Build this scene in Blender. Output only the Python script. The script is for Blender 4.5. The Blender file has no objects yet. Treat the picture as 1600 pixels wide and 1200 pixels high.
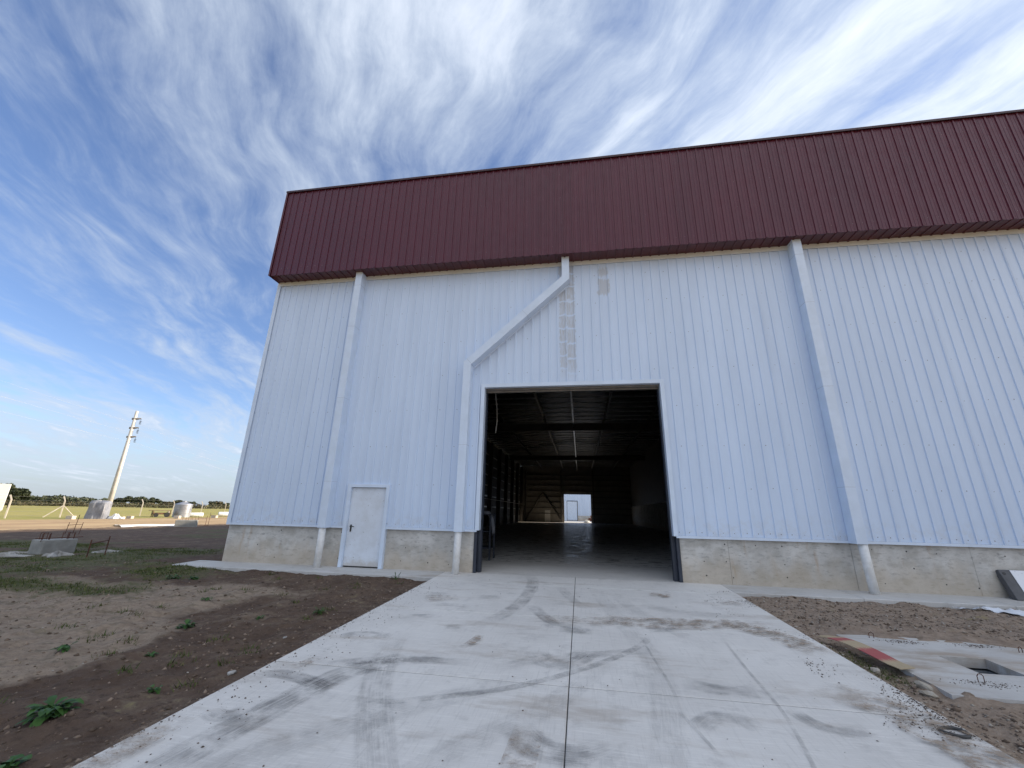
import bpy, bmesh, math, random
import numpy as np
from mathutils import Vector, Matrix

random.seed(7)
rng = np.random.default_rng(7)
scn = bpy.context.scene
C = scn.collection

# ------------------------------------------------------------------ camera
F_PX, YAW, PITCH, ROLL, CAM_Y, CAM_Z = 638.8, 0.16456, 0.30263, 0.02213, -11.03, 1.5
SL = 0.02696            # the drive falls away from the door by this much per metre
cam_d = bpy.data.cameras.new('camera'); cam = bpy.data.objects.new('camera', cam_d); C.objects.link(cam)
cam_d.sensor_fit = 'HORIZONTAL'; cam_d.sensor_width = 36.0; cam_d.lens = F_PX / 1600 * 36.0
cam_d.clip_start = 0.05; cam_d.clip_end = 20000
r_ = Vector((math.cos(YAW), math.sin(YAW), 0))
f_ = Vector((-math.sin(YAW)*math.cos(PITCH), math.cos(YAW)*math.cos(PITCH), math.sin(PITCH)))
u_ = r_.cross(f_)
r2 = r_*math.cos(ROLL) + u_*math.sin(ROLL); u2 = u_*math.cos(ROLL) - r_*math.sin(ROLL)
m = Matrix((r2, u2, -f_)).transposed().to_4x4(); m.translation = (0, CAM_Y, CAM_Z)
cam.matrix_world = m
scn.camera = cam

# ------------------------------------------------------------------ sun, sky, exposure
SUN_AZ = math.radians(28)     # from +x towards +y (behind the facade, to the right)
SUN_EL = math.radians(21.5)
sv = Vector((math.cos(SUN_EL)*math.cos(SUN_AZ), math.cos(SUN_EL)*math.sin(SUN_AZ), math.sin(SUN_EL)))
sd = bpy.data.lights.new('sun', 'SUN'); so = bpy.data.objects.new('sun', sd); C.objects.link(so)
sd.energy = 3.6; sd.angle = math.radians(0.53); sd.color = (1.0, 0.86, 0.68)
so.rotation_euler = (-sv).to_track_quat('-Z', 'Y').to_euler(); so.location = (60, 30, 60)

EXPOSURE = 1.34
SKY_STRENGTH = 0.12
CLOUD_LEVEL = 4.0
SKY_DIR = 27.0
SKY_OFF = (20.3, 4.4, 0.0)
COV = (0.98, 1.46)
WTS = (0.80, 0.75, 0.62, 0.22)

def node(nt, typ, ins=None, **attrs):
    n = nt.nodes.new(typ)
    for k, v in attrs.items(): setattr(n, k, v)
    if ins:
        for k, v in ins.items():
            s = n.inputs[k]
            if isinstance(v, bpy.types.NodeSocket): nt.links.new(v, s)
            else: s.default_value = v
    return n
def M(nt, op, a, b=None, c=None, clamp=False):
    n = nt.nodes.new('ShaderNodeMath'); n.operation = op; n.use_clamp = clamp
    for i, v in enumerate((a, b, c)):
        if v is None: continue
        if isinstance(v, bpy.types.NodeSocket): nt.links.new(v, n.inputs[i])
        else: n.inputs[i].default_value = v
    return n.outputs[0]
def sstep(nt, v, lo, hi, a=0.0, b=1.0):
    n = nt.nodes.new('ShaderNodeMapRange'); n.interpolation_type = 'SMOOTHSTEP'
    for k, x in (('Value', v), ('From Min', lo), ('From Max', hi), ('To Min', a), ('To Max', b)):
        if isinstance(x, bpy.types.NodeSocket): nt.links.new(x, n.inputs[k])
        else: n.inputs[k].default_value = x
    return n.outputs[0]
def mixc(nt, fac, a, b, blend='MIX'):
    n = nt.nodes.new('ShaderNodeMix'); n.data_type = 'RGBA'; n.blend_type = blend
    for i, v in ((0, fac), (6, a), (7, b)):
        if isinstance(v, bpy.types.NodeSocket): nt.links.new(v, n.inputs[i])
        else: n.inputs[i].default_value = v if i == 0 else (*v, 1.0)
    return n.outputs[2]
def noise(nt, vec, scale, detail=5.0, rough=0.55, dist=0.0, lac=2.0):
    n = node(nt, 'ShaderNodeTexNoise', {'Scale': scale, 'Detail': detail, 'Roughness': rough, 'Distortion': dist, 'Lacunarity': lac})
    if vec is not None: nt.links.new(vec, n.inputs['Vector'])
    return n.outputs['Fac']
def comb(nt, x, y, z):
    n = nt.nodes.new('ShaderNodeCombineXYZ')
    for i, v in enumerate((x, y, z)):
        if isinstance(v, bpy.types.NodeSocket): nt.links.new(v, n.inputs[i])
        else: n.inputs[i].default_value = v
    return n.outputs[0]
def mapping(nt, vec, scale=(1,1,1), rot=(0,0,0), loc=(0,0,0)):
    n = node(nt, 'ShaderNodeMapping', {'Scale': scale, 'Rotation': rot, 'Location': loc})
    nt.links.new(vec, n.inputs['Vector']); return n.outputs[0]

w = bpy.data.worlds.new('World'); scn.world = w; w.use_nodes = True
nt = w.node_tree; nt.nodes.clear()
sky = nt.nodes.new('ShaderNodeTexSky'); sky.sky_type = 'NISHITA'; sky.sun_disc = False
sky.sun_elevation = SUN_EL; sky.sun_rotation = math.pi/2 - SUN_AZ
sky.altitude = 200; sky.air_density = 1.0; sky.dust_density = 0.15; sky.ozone_density = 2.5
tc = nt.nodes.new('ShaderNodeTexCoord'); d = tc.outputs['Generated']
sp = node(nt, 'ShaderNodeSeparateXYZ', {0: d})
blue = node(nt, 'ShaderNodeHueSaturation', {'Saturation': 1.06, 'Value': 0.66, 'Color': mixc(nt, 1.0, sky.outputs[0], (0.98, 0.93, 1.04), 'MULTIPLY')}).outputs[0]
# cirrus: a thin sheet high overhead, combed in one direction
zz = M(nt, 'ADD', M(nt, 'MAXIMUM', sp.outputs[2], 0.0), 0.10)
u = M(nt, 'DIVIDE', sp.outputs[0], zz); v = M(nt, 'DIVIDE', sp.outputs[1], zz)
a_ = math.radians(SKY_DIR)
al = M(nt, 'ADD', M(nt, 'MULTIPLY', u, -math.sin(a_)), M(nt, 'MULTIPLY', v, math.cos(a_)))
ac = M(nt, 'ADD', M(nt, 'MULTIPLY', u, math.cos(a_)), M(nt, 'MULTIPLY', v, math.sin(a_)))
plane = mapping(nt, comb(nt, ac, al, 0.0), (1,1,1), (0,0,0), SKY_OFF)
wn = node(nt, 'ShaderNodeTexNoise', {'Scale': 0.55, 'Detail': 4.0, 'Roughness': 0.55}); nt.links.new(plane, wn.inputs['Vector'])
wsep = node(nt, 'ShaderNodeSeparateXYZ', {0: wn.outputs['Color']})
psep = node(nt, 'ShaderNodeSeparateXYZ', {0: plane})
ac2 = M(nt, 'MULTIPLY_ADD', M(nt, 'SUBTRACT', wsep.outputs[0], 0.5), 0.8, psep.outputs[0])
al2 = M(nt, 'MULTIPLY_ADD', M(nt, 'SUBTRACT', wsep.outputs[1], 0.5), 0.8, psep.outputs[1])
warped = comb(nt, ac2, al2, 3.7)
bands = noise(nt, mapping(nt, warped, (0.85, 0.40, 1)), 0.95, 3.0, 0.5)                    # broad sheets
streak = noise(nt, mapping(nt, warped, (2.3, 0.42, 1), (0, 0, 0.12)), 1.9, 9.0, 0.62)      # long combed fibres
tuft = noise(nt, mapping(nt, warped, (1.0, 0.34, 1), (0, 0, -0.55), (4, 2, 0)), 6.0, 9.0, 0.62)  # cross-combed wisps
mott = noise(nt, mapping(nt, warped, (1, 0.7, 1), (0, 0, 0.3), (9, 5, 0)), 13.0, 7.0, 0.62)
den = M(nt, 'ADD', M(nt, 'MULTIPLY', bands, WTS[0]), M(nt, 'ADD', M(nt, 'MULTIPLY', streak, WTS[1]), M(nt, 'ADD', M(nt, 'MULTIPLY', tuft, WTS[2]), M(nt, 'MULTIPLY', mott, WTS[3]))))
sdot = node(nt, 'ShaderNodeVectorMath', {0: d, 1: tuple(sv)}, operation='DOT_PRODUCT').outputs['Value']
den = M(nt, 'ADD', den, M(nt, 'MULTIPLY', sdot, 0.10))
# extra cloud overhead and behind the camera, added to light facade and drive
fill_bank = node(nt, 'ShaderNodeVectorMath', {0: d, 1: (0.42, -0.50, 0.76)}, operation='DOT_PRODUCT').outputs['Value']
den = M(nt, 'MULTIPLY_ADD', M(nt, 'MAXIMUM', M(nt, 'SUBTRACT', fill_bank, 0.12), -0.22), 0.44, den)
den = M(nt, 'ADD', den, sstep(nt, sp.outputs[2], 0.06, 0.36, 0.17, 0.0))      # seen edge-on, low down, the sheet looks denser
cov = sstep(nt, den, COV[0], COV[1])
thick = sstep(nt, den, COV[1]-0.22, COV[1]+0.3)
# ice crystals throw the light forward: brighter towards the sun
fwd = M(nt, 'POWER', M(nt, 'MULTIPLY_ADD', sdot, 0.5, 0.5, True), 3.0)
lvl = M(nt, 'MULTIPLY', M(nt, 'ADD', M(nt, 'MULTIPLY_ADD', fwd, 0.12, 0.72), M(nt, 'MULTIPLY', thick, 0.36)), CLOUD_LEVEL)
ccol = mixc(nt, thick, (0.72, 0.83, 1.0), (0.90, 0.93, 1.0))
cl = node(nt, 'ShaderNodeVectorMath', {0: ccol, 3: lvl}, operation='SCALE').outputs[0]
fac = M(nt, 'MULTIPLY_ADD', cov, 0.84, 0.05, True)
# pale haze low down
hz = sstep(nt, sp.outputs[2], -0.02, 0.17, 0.92, 0.0)
hzc = node(nt, 'ShaderNodeVectorMath', {0: (0.66, 0.82, 1.0), 3: M(nt, 'MULTIPLY', M(nt, 'MULTIPLY_ADD', fwd, 0.7, 0.50), CLOUD_LEVEL)}, operation='SCALE').outputs[0]
skyc = mixc(nt, hz, blue, hzc)
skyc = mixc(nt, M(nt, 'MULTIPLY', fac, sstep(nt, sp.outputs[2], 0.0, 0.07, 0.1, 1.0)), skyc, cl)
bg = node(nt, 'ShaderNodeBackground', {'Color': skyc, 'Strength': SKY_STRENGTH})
out = nt.nodes.new('ShaderNodeOutputWorld'); nt.links.new(bg.outputs[0], out.inputs[0])
w.cycles.sampling_method = 'MANUAL'; w.cycles.sample_map_resolution = 1024

vs = scn.view_settings; vs.view_transform = 'Standard'; vs.look = 'None'; vs.exposure = EXPOSURE; vs.gamma = 1.0; vs.use_curve_mapping = False
scn.render.engine = 'CYCLES'
cy = scn.cycles; cy.use_denoising = True; cy.denoiser = 'OPENIMAGEDENOISE'
cy.max_bounces = 8; cy.diffuse_bounces = 5; cy.glossy_bounces = 3; cy.transparent_max_bounces = 12
cy.caustics_reflective = False; cy.caustics_refractive = False; cy.sample_clamp_indirect = 6.0

# ------------------------------------------------------------------ helpers
def tag(o, label=None, cat=None, group=None, kind=None):
    if label: o['label'] = label
    if cat: o['category'] = cat
    if group: o['group'] = group
    if kind: o['kind'] = kind
    return o
def thing(name, label, cat, loc=(0,0,0), rz=0.0, group=None):
    o = bpy.data.objects.new(name, None); C.objects.link(o); o.location = loc; o.rotation_euler = (0,0,rz)
    o.empty_display_size = 0.2
    return tag(o, label, cat, group)
class MB:
    def __init__(s): s.v = []; s.f = []; s.uv = None
    def add(s, vs, fs):
        n = len(s.v); s.v += [tuple(p) for p in vs]; s.f += [tuple(i+n for i in f) for f in fs]; return s
    def box(s, x0, x1, y0, y1, z0, z1):
        return s.add([(x0,y0,z0),(x1,y0,z0),(x1,y1,z0),(x0,y1,z0),(x0,y0,z1),(x1,y0,z1),(x1,y1,z1),(x0,y1,z1)],
                     [(0,3,2,1),(4,5,6,7),(0,1,5,4),(1,2,6,5),(2,3,7,6),(3,0,4,7)])
    def cbox(s, x0, x1, y0, y1, z0, z1, c=0.02, mat=None, jit=0.0):
        bm = bmesh.new(); bmesh.ops.create_cube(bm, size=1)
        for p in bm.verts: p.co = Vector(((x0+x1)/2+p.co.x*(x1-x0), (y0+y1)/2+p.co.y*(y1-y0), (z0+z1)/2+p.co.z*(z1-z0)))
        bmesh.ops.bevel(bm, geom=list(bm.edges), offset=c, segments=1, affect='EDGES', profile=0.5)
        for p in bm.verts:
            if jit: p.co += Vector((random.uniform(-jit,jit), random.uniform(-jit,jit), random.uniform(-jit,jit)))
            if mat: p.co = mat @ p.co
        bm.verts.index_update()
        s.add([p.co[:] for p in bm.verts], [[q.index for q in f.verts] for f in bm.faces]); bm.free(); return s
    def tube(s, pts, r, n=8, cap=True):
        pts = [Vector(p) for p in pts]; rs = r if isinstance(r, (list, tuple)) else [r]*len(pts)
        prev = None; rings = []
        for i, p in enumerate(pts):
            t = ((pts[min(i+1, len(pts)-1)] - p).normalized() + (p - pts[max(i-1, 0)]).normalized())
            t = t.normalized() if t.length > 1e-6 else Vector((0,0,1))
            a = prev if prev is not None else (Vector((1,0,0)) if abs(t.x) < 0.8 else Vector((0,1,0)))
            a = (a - t*a.dot(t)).normalized(); prev = a; b = t.cross(a)
            rings.append([p + (a*math.cos(k*2*math.pi/n) + b*math.sin(k*2*math.pi/n))*rs[i] for k in range(n)])
        vs = [q for ring in rings for q in ring]; fs = []
        for i in range(len(pts)-1):
            for k in range(n): fs.append((i*n+k, i*n+(k+1)%n, (i+1)*n+(k+1)%n, (i+1)*n+k))
        if cap: fs += [tuple(range(n-1,-1,-1)), tuple((len(pts)-1)*n+k for k in range(n))]
        return s.add(vs, fs)
    def lathe(s, prof, n=24, c=(0,0,0)):
        vs = []; fs = []
        for r, z in prof:
            for k in range(n): vs.append((c[0]+r*math.cos(k*2*math.pi/n), c[1]+r*math.sin(k*2*math.pi/n), c[2]+z))
        for i in range(len(prof)-1):
            for k in range(n): fs.append((i*n+k, i*n+(k+1)%n, (i+1)*n+(k+1)%n, (i+1)*n+k))
        fs.append(tuple((len(prof)-1)*n+k for k in range(n)))
        return s.add(vs, fs)
    def sheet(s, us, vs_, fn):
        nu, nv = len(us), len(vs_)
        return s.add([fn(a, b) for b in vs_ for a in us], [(j*nu+i, j*nu+i+1, (j+1)*nu+i+1, (j+1)*nu+i) for j in range(nv-1) for i in range(nu-1)])
    def mesh(s, name):
        me = bpy.data.meshes.new(name); me.from_pydata(s.v, [], s.f); me.update(); return me
    def build(s, name, mat, parent=None, smooth=False, loc=None, uv=None):
        me = s.mesh(name); o = bpy.data.objects.new(name, me); C.objects.link(o)
        me.materials.append(mat)
        if parent: o.parent = parent
        if loc: o.location = loc
        if smooth: me.shade_smooth()
        if uv is not None:
            l = me.uv_layers.new(name='UVMap')
            idx = np.zeros(len(me.loops), np.int32); me.loops.foreach_get('vertex_index', idx)
            l.data.foreach_set('uv', np.asarray(uv, np.float32)[idx].ravel())
        return o
def np_mesh(name, V, Fc, mat, parent=None, attrs=None, smooth=False):
    """V (n,3), Fc (m,k) -> one object"""
    me = bpy.data.meshes.new(name); k = Fc.shape[1]
    me.vertices.add(len(V)); me.vertices.foreach_set('co', np.asarray(V, np.float32).ravel())
    me.loops.add(Fc.size); me.loops.foreach_set('vertex_index', Fc.astype(np.int32).ravel())
    me.polygons.add(len(Fc)); me.polygons.foreach_set('loop_start', np.arange(0, Fc.size, k, dtype=np.int32))
    me.polygons.foreach_set('loop_total', np.full(len(Fc), k, np.int32))
    me.update(calc_edges=True); me.validate()
    if attrs:
        for n_, a in attrs.items():
            at = me.attributes.new(n_, 'FLOAT', 'POINT'); at.data.foreach_set('value', np.asarray(a, np.float32).ravel())
    if smooth: me.shade_smooth()
    o = bpy.data.objects.new(name, me); C.objects.link(o); me.materials.append(mat)
    if parent: o.parent = parent
    return o
_perm = rng.random((256, 256)).astype(np.float64)
def vnoise(x, y, sc, seed=0):
    x = np.asarray(x)*sc + seed*17.31; y = np.asarray(y)*sc + seed*7.77
    xi = np.floor(x).astype(np.int64); yi = np.floor(y).astype(np.int64); fx = x-xi; fy = y-yi
    fx = fx*fx*(3-2*fx); fy = fy*fy*(3-2*fy)
    g = lambda a, b: _perm[a & 255, b & 255]
    return (g(xi,yi)*(1-fx)+g(xi+1,yi)*fx)*(1-fy) + (g(xi,yi+1)*(1-fx)+g(xi+1,yi+1)*fx)*fy - 0.5
def fbm(x, y, sc, oct=4, seed=0, gain=0.5):
    t = 0; a = 1
    for k in range(oct): t = t + a*vnoise(x, y, sc*2**k, seed+k*3); a *= gain
    return t
def sm(x, a, b):
    t = np.clip((x-a)/(b-a), 0, 1); return t*t*(3-2*t)

# ------------------------------------------------------------------ materials
def new_mat(name, rough=0.6, base=(0.5,0.5,0.5), metal=0.0, spec=0.5):
    m_ = bpy.data.materials.new(name); m_.use_nodes = True; t = m_.node_tree
    b = t.nodes['Principled BSDF']; b.inputs['Roughness'].default_value = rough
    b.inputs['Base Color'].default_value = (*base, 1); b.inputs['Metallic'].default_value = metal
    b.inputs['Specular IOR Level'].default_value = spec
    return m_, t, b
def objc(t): return node(t, 'ShaderNodeTexCoord').outputs['Object']
def posn(t): return node(t, 'ShaderNodeNewGeometry').outputs['Position']
def bump(t, b, h, strength=0.3, dist=0.01):
    n = node(t, 'ShaderNodeBump', {'Strength': strength, 'Distance': dist, 'Height': h}); t.links.new(n.outputs[0], b.inputs['Normal'])
def setc(t, b, c): t.links.new(c, b.inputs['Base Color'])
def simple(name, c1, c2, scale=4.0, rough=0.6, metal=0.0, bs=0.0, bscale=30.0, bdist=0.01, spec=0.5, detail=5.0):
    m_, t, b = new_mat(name, rough, c1, metal, spec); p = posn(t)
    setc(t, b, mixc(t, sstep(t, noise(t, p, scale, detail, 0.6), 0.32, 0.68), c1, c2))
    if bs: bump(t, b, noise(t, p, bscale, 6, 0.65), bs, bdist)
    return m_

# white painted steel of the walls, with the grey-brown rub marks left above the big door
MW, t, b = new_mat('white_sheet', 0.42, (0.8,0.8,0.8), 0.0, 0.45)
p = posn(t); s_ = node(t, 'ShaderNodeSeparateXYZ', {0: p}); X, Y_, Z = s_.outputs
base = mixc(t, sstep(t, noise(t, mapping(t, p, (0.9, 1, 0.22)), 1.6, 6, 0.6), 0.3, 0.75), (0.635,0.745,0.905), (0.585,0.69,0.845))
splash = M(t, 'MULTIPLY', sstep(t, Z, 1.05, 1.7, 1.0, 0.0), sstep(t, noise(t, p, 5.0, 6, 0.7), 0.42, 0.7))
base = mixc(t, M(t, 'MULTIPLY', splash, 0.3), base, (0.50,0.45,0.38))
def band(v, lo, hi, e): return M(t, 'MULTIPLY', sstep(t, v, lo-e, lo+e), sstep(t, v, hi-e, hi+e, 1.0, 0.0))
jx = M(t, 'MULTIPLY_ADD', M(t, 'SUBTRACT', noise(t, mapping(t, p, (1,1,3)), 3.0, 2), 0.5), 0.10, X)
def blocks(phase, pitch):
    zz_ = M(t, 'ADD', Z, M(t, 'MULTIPLY', M(t, 'SUBTRACT', noise(t, mapping(t, p, (1.5,0,1.2)), 2.6, 3), 0.5), 0.30))
    fr = M(t, 'FRACT', M(t, 'DIVIDE', M(t, 'ADD', zz_, phase), pitch))
    return M(t, 'MULTIPLY', sstep(t, fr, 0.02, 0.14), sstep(t, fr, 0.90, 1.0, 1.0, 0.0))
colA = M(t, 'MULTIPLY', band(jx, -0.45, -0.25, 0.02), blocks(0.1, 0.42))
colB = M(t, 'MULTIPLY', band(jx, -0.235, 0.005, 0.02), blocks(0.31, 0.46))
fade = M(t, 'MULTIPLY', sstep(t, Z, 4.9, 5.7), sstep(t, Z, 8.75, 8.95, 1.0, 0.0))
grime = noise(t, mapping(t, p, (16,1,1.2)), 3.0, 5, 0.7)
st1 = M(t, 'MULTIPLY', M(t, 'MULTIPLY', M(t, 'MAXIMUM', colA, colB), fade), sstep(t, grime, 0.28, 0.66, 0.15, 1.0))
jx2 = M(t, 'MULTIPLY_ADD', M(t, 'SUBTRACT', noise(t, p, 7.0, 3), 0.5), 0.22, X)
jz2 = M(t, 'MULTIPLY_ADD', M(t, 'SUBTRACT', noise(t, mapping(t, p, (8,1,1)), 4.0, 3), 0.5), 0.42, Z)
st2 = M(t, 'MAXIMUM', M(t, 'MULTIPLY', band(jx2, 0.70, 1.03, 0.03), band(jz2, 7.66, 8.16, 0.04)), M(t, 'MULTIPLY', band(jx2, 0.72, 1.0, 0.04), band(jz2, 8.27, 8.55, 0.06)))
st = M(t, 'MAXIMUM', st1, M(t, 'MULTIPLY', st2, 0.75))
base = mixc(t, M(t, 'MULTIPLY', st, 0.72), base, (0.42,0.405,0.385))
rnd = node(t, 'ShaderNodeObjectInfo').outputs['Random']
run = M(t, 'MULTIPLY', sstep(t, noise(t, mapping(t, p, (9,1,0.12)), 2.0, 4, 0.6), 0.5, 0.8), 0.10)
base = mixc(t, M(t, 'ADD', M(t, 'MULTIPLY', rnd, 0.10), run), base, (0.45,0.50,0.58))
setc(t, b, base)
bump(t, b, noise(t, mapping(t, p, (1.2,1,0.5)), 2.2, 3, 0.5), 0.05, 0.02)

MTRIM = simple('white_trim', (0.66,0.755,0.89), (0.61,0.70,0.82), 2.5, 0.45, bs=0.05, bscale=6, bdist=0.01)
MSEAM = simple('seam_sealant', (0.42,0.46,0.52), (0.34,0.37,0.42), 6.0, 0.6)
MTOP = simple('cream_trim', (0.70,0.73,0.74), (0.64,0.665,0.67), 3.0, 0.5)
MR, t, b = new_mat('burgundy_sheet', 0.36, (0.1,0.02,0.025), 0.0, 0.5)
p = posn(t)
rnd = node(t, 'ShaderNodeObjectInfo').outputs['Random']
setc(t, b, mixc(t, M(t, 'MULTIPLY_ADD', sstep(t, noise(t, mapping(t, p, (1,1,0.3)), 1.8, 6, 0.6), 0.3, 0.7), 0.55, M(t, 'MULTIPLY', rnd, 0.45)), (0.094,0.0135,0.028), (0.074,0.0115,0.024)))
bump(t, b, noise(t, mapping(t, p, (1.2,1,0.4)), 2.5, 3, 0.5), 0.10, 0.02)
t.links.new(sstep(t, noise(t, p, 3.5, 5, 0.6), 0.3, 0.7, 0.30, 0.46), b.inputs['Roughness'])
MSOF = simple('burgundy_soffit', (0.10,0.02,0.026), (0.075,0.017,0.022), 2.0, 0.4)
MCAP = simple('burgundy_cap', (0.055,0.02,0.024), (0.045,0.018,0.02), 2.0, 0.45)
MSCREW = simple('screw_zinc', (0.22,0.23,0.25), (0.12,0.12,0.13), 40.0, 0.5, 0.6)
MNAVY = simple('navy_steel', (0.028,0.036,0.055), (0.020,0.026,0.040), 3.0, 0.45)
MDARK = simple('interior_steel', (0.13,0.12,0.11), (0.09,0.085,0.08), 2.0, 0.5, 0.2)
MGALV = simple('galvanised', (0.55,0.55,0.54), (0.42,0.42,0.41), 3.0, 0.32, 0.85)
MROOF = simple('roof_zinc', (0.10,0.10,0.10), (0.07,0.07,0.07), 2.0, 0.4, 0.9)
MIND = simple('shaded_lining', (0.10,0.097,0.09), (0.07,0.067,0.062), 1.5, 0.6)  # darker copy of the interior sheet, indoor shade put into its colour
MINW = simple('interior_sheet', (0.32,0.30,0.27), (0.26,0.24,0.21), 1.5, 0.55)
MBLACK = simple('black_plastic', (0.02,0.02,0.022), (0.035,0.035,0.035), 10, 0.4)
MPVC = simple('white_pvc', (0.78,0.78,0.77), (0.66,0.65,0.62), 7.0, 0.4)

# cast concrete of the plinth: cool grey above, earth splashed up from below
MCON, t, b = new_mat('plinth_concrete', 0.85, (0.4,0.4,0.38), 0, 0.3)
p = posn(t); s_ = node(t, 'ShaderNodeSeparateXYZ', {0: p})
n1 = noise(t, p, 1.3, 7, 0.65); n2 = noise(t, mapping(t, p, (1.0,1,3.0)), 5.0, 7, 0.7); n3 = noise(t, p, 26, 5, 0.7)
c = mixc(t, sstep(t, n1, 0.3, 0.7), (0.47,0.455,0.425), (0.66,0.645,0.61))
c = mixc(t, M(t, 'MULTIPLY', sstep(t, noise(t, mapping(t, p, (1,1,1.4), (0,0,0), (7,0,3)), 2.3, 6, 0.6), 0.45, 0.65), 0.6), c, (0.36,0.34,0.30))
c = mixc(t, sstep(t, n2, 0.50, 0.72), c, (0.27,0.265,0.25))
rust = M(t, 'MULTIPLY', sstep(t, noise(t, mapping(t, p, (2.2,1,0.35), (0,0,0), (2,0,1)), 2.0, 5, 0.6), 0.58, 0.72), 0.5)
c = mixc(t, rust, c, (0.40,0.27,0.16))
e = M(t, 'ADD', s_.outputs[2], M(t, 'MULTIPLY', M(t, 'SUBTRACT', noise(t, mapping(t, p, (1,1,0.6)), 2.2, 6, 0.65), 0.5), 1.3))
c = mixc(t, sstep(t, e, 0.10, 0.75, 0.58, 0.0), c, (0.46,0.38,0.28))
c = mixc(t, M(t, 'MULTIPLY', sstep(t, n3, 0.60, 0.72), 0.5), c, (0.16,0.15,0.135))
setc(t, b, c); bump(t, b, M(t, 'ADD', n2, M(t, 'MULTIPLY', n3, 0.5)), 0.35, 0.012)

# concrete of the drive and paths: pale, brushed, dusty
def drive_mat(name, lo, hi, dirt=1.0, tl=0.54):
    m_, t, b = new_mat(name, 0.8, hi, 0, 0.35)
    p = posn(t); s_ = node(t, 'ShaderNodeSeparateXYZ', {0: p})
    n1 = noise(t, p, 0.55, 7, 0.62); n2 = noise(t, p, 3.2, 7, 0.7); n3 = noise(t, p, 55, 4, 0.7)
    brush = noise(t, mapping(t, p, (1.4, 22, 1), (0,0,0.10)), 3.0, 6, 0.72)
    brush2 = noise(t, mapping(t, p, (30, 1.3, 1), (0,0,-0.45)), 2.0, 5, 0.7)
    c = mixc(t, sstep(t, n1, 0.28, 0.72), lo, hi)
    c = mixc(t, M(t, 'MULTIPLY', sstep(t, n2, 0.52, 0.74), 0.55), c, tuple(x*0.70 for x in lo))
    c = mixc(t, M(t, 'MULTIPLY', sstep(t, brush, 0.46, 0.74), 0.42), c, tuple(min(1, x*1.28) for x in hi))
    c = mixc(t, M(t, 'MULTIPLY', sstep(t, brush2, 0.50, 0.74), 0.30), c, tuple(x*0.62 for x in lo))
    # tan dust trodden in from the yard, and small dark specks
    tan = M(t, 'MULTIPLY', sstep(t, noise(t, mapping(t, p, (0.5,1.6,1), (0,0,0.1), (3,1,0)), 1.1, 7, 0.66), tl, tl+0.18), 0.55*dirt)
    c = mixc(t, tan, c, (0.36,0.30,0.24))
    c = mixc(t, M(t, 'MULTIPLY', sstep(t, n3, 0.66, 0.76), 0.6), c, (0.12,0.11,0.10))
    setc(t, b, c); bump(t, b, M(t, 'ADD', M(t, 'MULTIPLY', brush, 0.6), M(t, 'ADD', n3, n2)), 0.22, 0.006)
    return m_
MDRV = drive_mat('drive_concrete', (0.60,0.575,0.54), (0.71,0.685,0.645))
MPATH = drive_mat('path_concrete', (0.47,0.455,0.43), (0.56,0.545,0.52), 1.3)
MJOINT = simple('joint_filler', (0.05,0.048,0.045), (0.10,0.095,0.09), 12, 0.9)
MFLOOR = drive_mat('floor_concrete', (0.53,0.51,0.48), (0.63,0.605,0.57), 0.9)
t = MFLOOR.node_tree; b = t.nodes['Principled BSDF']; p = posn(t); s_ = node(t, 'ShaderNodeSeparateXYZ', {0: p})
pol = sstep(t, noise(t, mapping(t, p, (1,2.5,1)), 1.4, 6, 0.7), 0.38, 0.66, 0.17, 0.75)
t.links.new(M(t, 'MAXIMUM', pol, sstep(t, s_.outputs[1], 0.5, 4.0, 0.85, 0.0)), b.inputs['Roughness'])

# tyre rubber rubbed into the concrete: grooves run along the mark, worn in patches
MTYRE, t, b = new_mat('tyre_rubber', 0.85, (0.12,0.12,0.125), 0, 0.25)
uvn = node(t, 'ShaderNodeUVMap', uv_map='UVMap').outputs[0]; us = node(t, 'ShaderNodeSeparateXYZ', {0: uvn})
uu, vv, ww = us.outputs[0], us.outputs[1], us.outputs[2]
p = posn(t)
grooves = noise(t, comb(t, M(t, 'MULTIPLY', uu, 0.8), M(t, 'MULTIPLY', vv, 9.0), 0.0), 2.2, 4, 0.65)
vw = M(t, 'MULTIPLY', sstep(t, vv, 0.0, 0.16), sstep(t, vv, 0.84, 1.0, 1.0, 0.0))
wear = sstep(t, noise(t, p, 4.5, 7, 0.7), 0.30, 0.66)
alen = node(t, 'ShaderNodeAttribute', attribute_name='fade').outputs['Fac']
al_ = M(t, 'MULTIPLY', M(t, 'MULTIPLY', vw, alen), M(t, 'MULTIPLY', wear, sstep(t, grooves, 0.30, 0.62, 0.15, 1.0)))
t.links.new(M(t, 'MULTIPLY', al_, 0.46), b.inputs['Alpha'])
MSTAIN, t, b = new_mat('earth_smear', 0.9, (0.30,0.23,0.17), 0, 0.2)
p = posn(t); alen = node(t, 'ShaderNodeAttribute', attribute_name='fade').outputs['Fac']
t.links.new(M(t, 'MULTIPLY', alen, sstep(t, noise(t, mapping(t, p, (1,1.6,1)), 6.0, 8, 0.72), 0.42, 0.66)), b.inputs['Alpha'])

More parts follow.
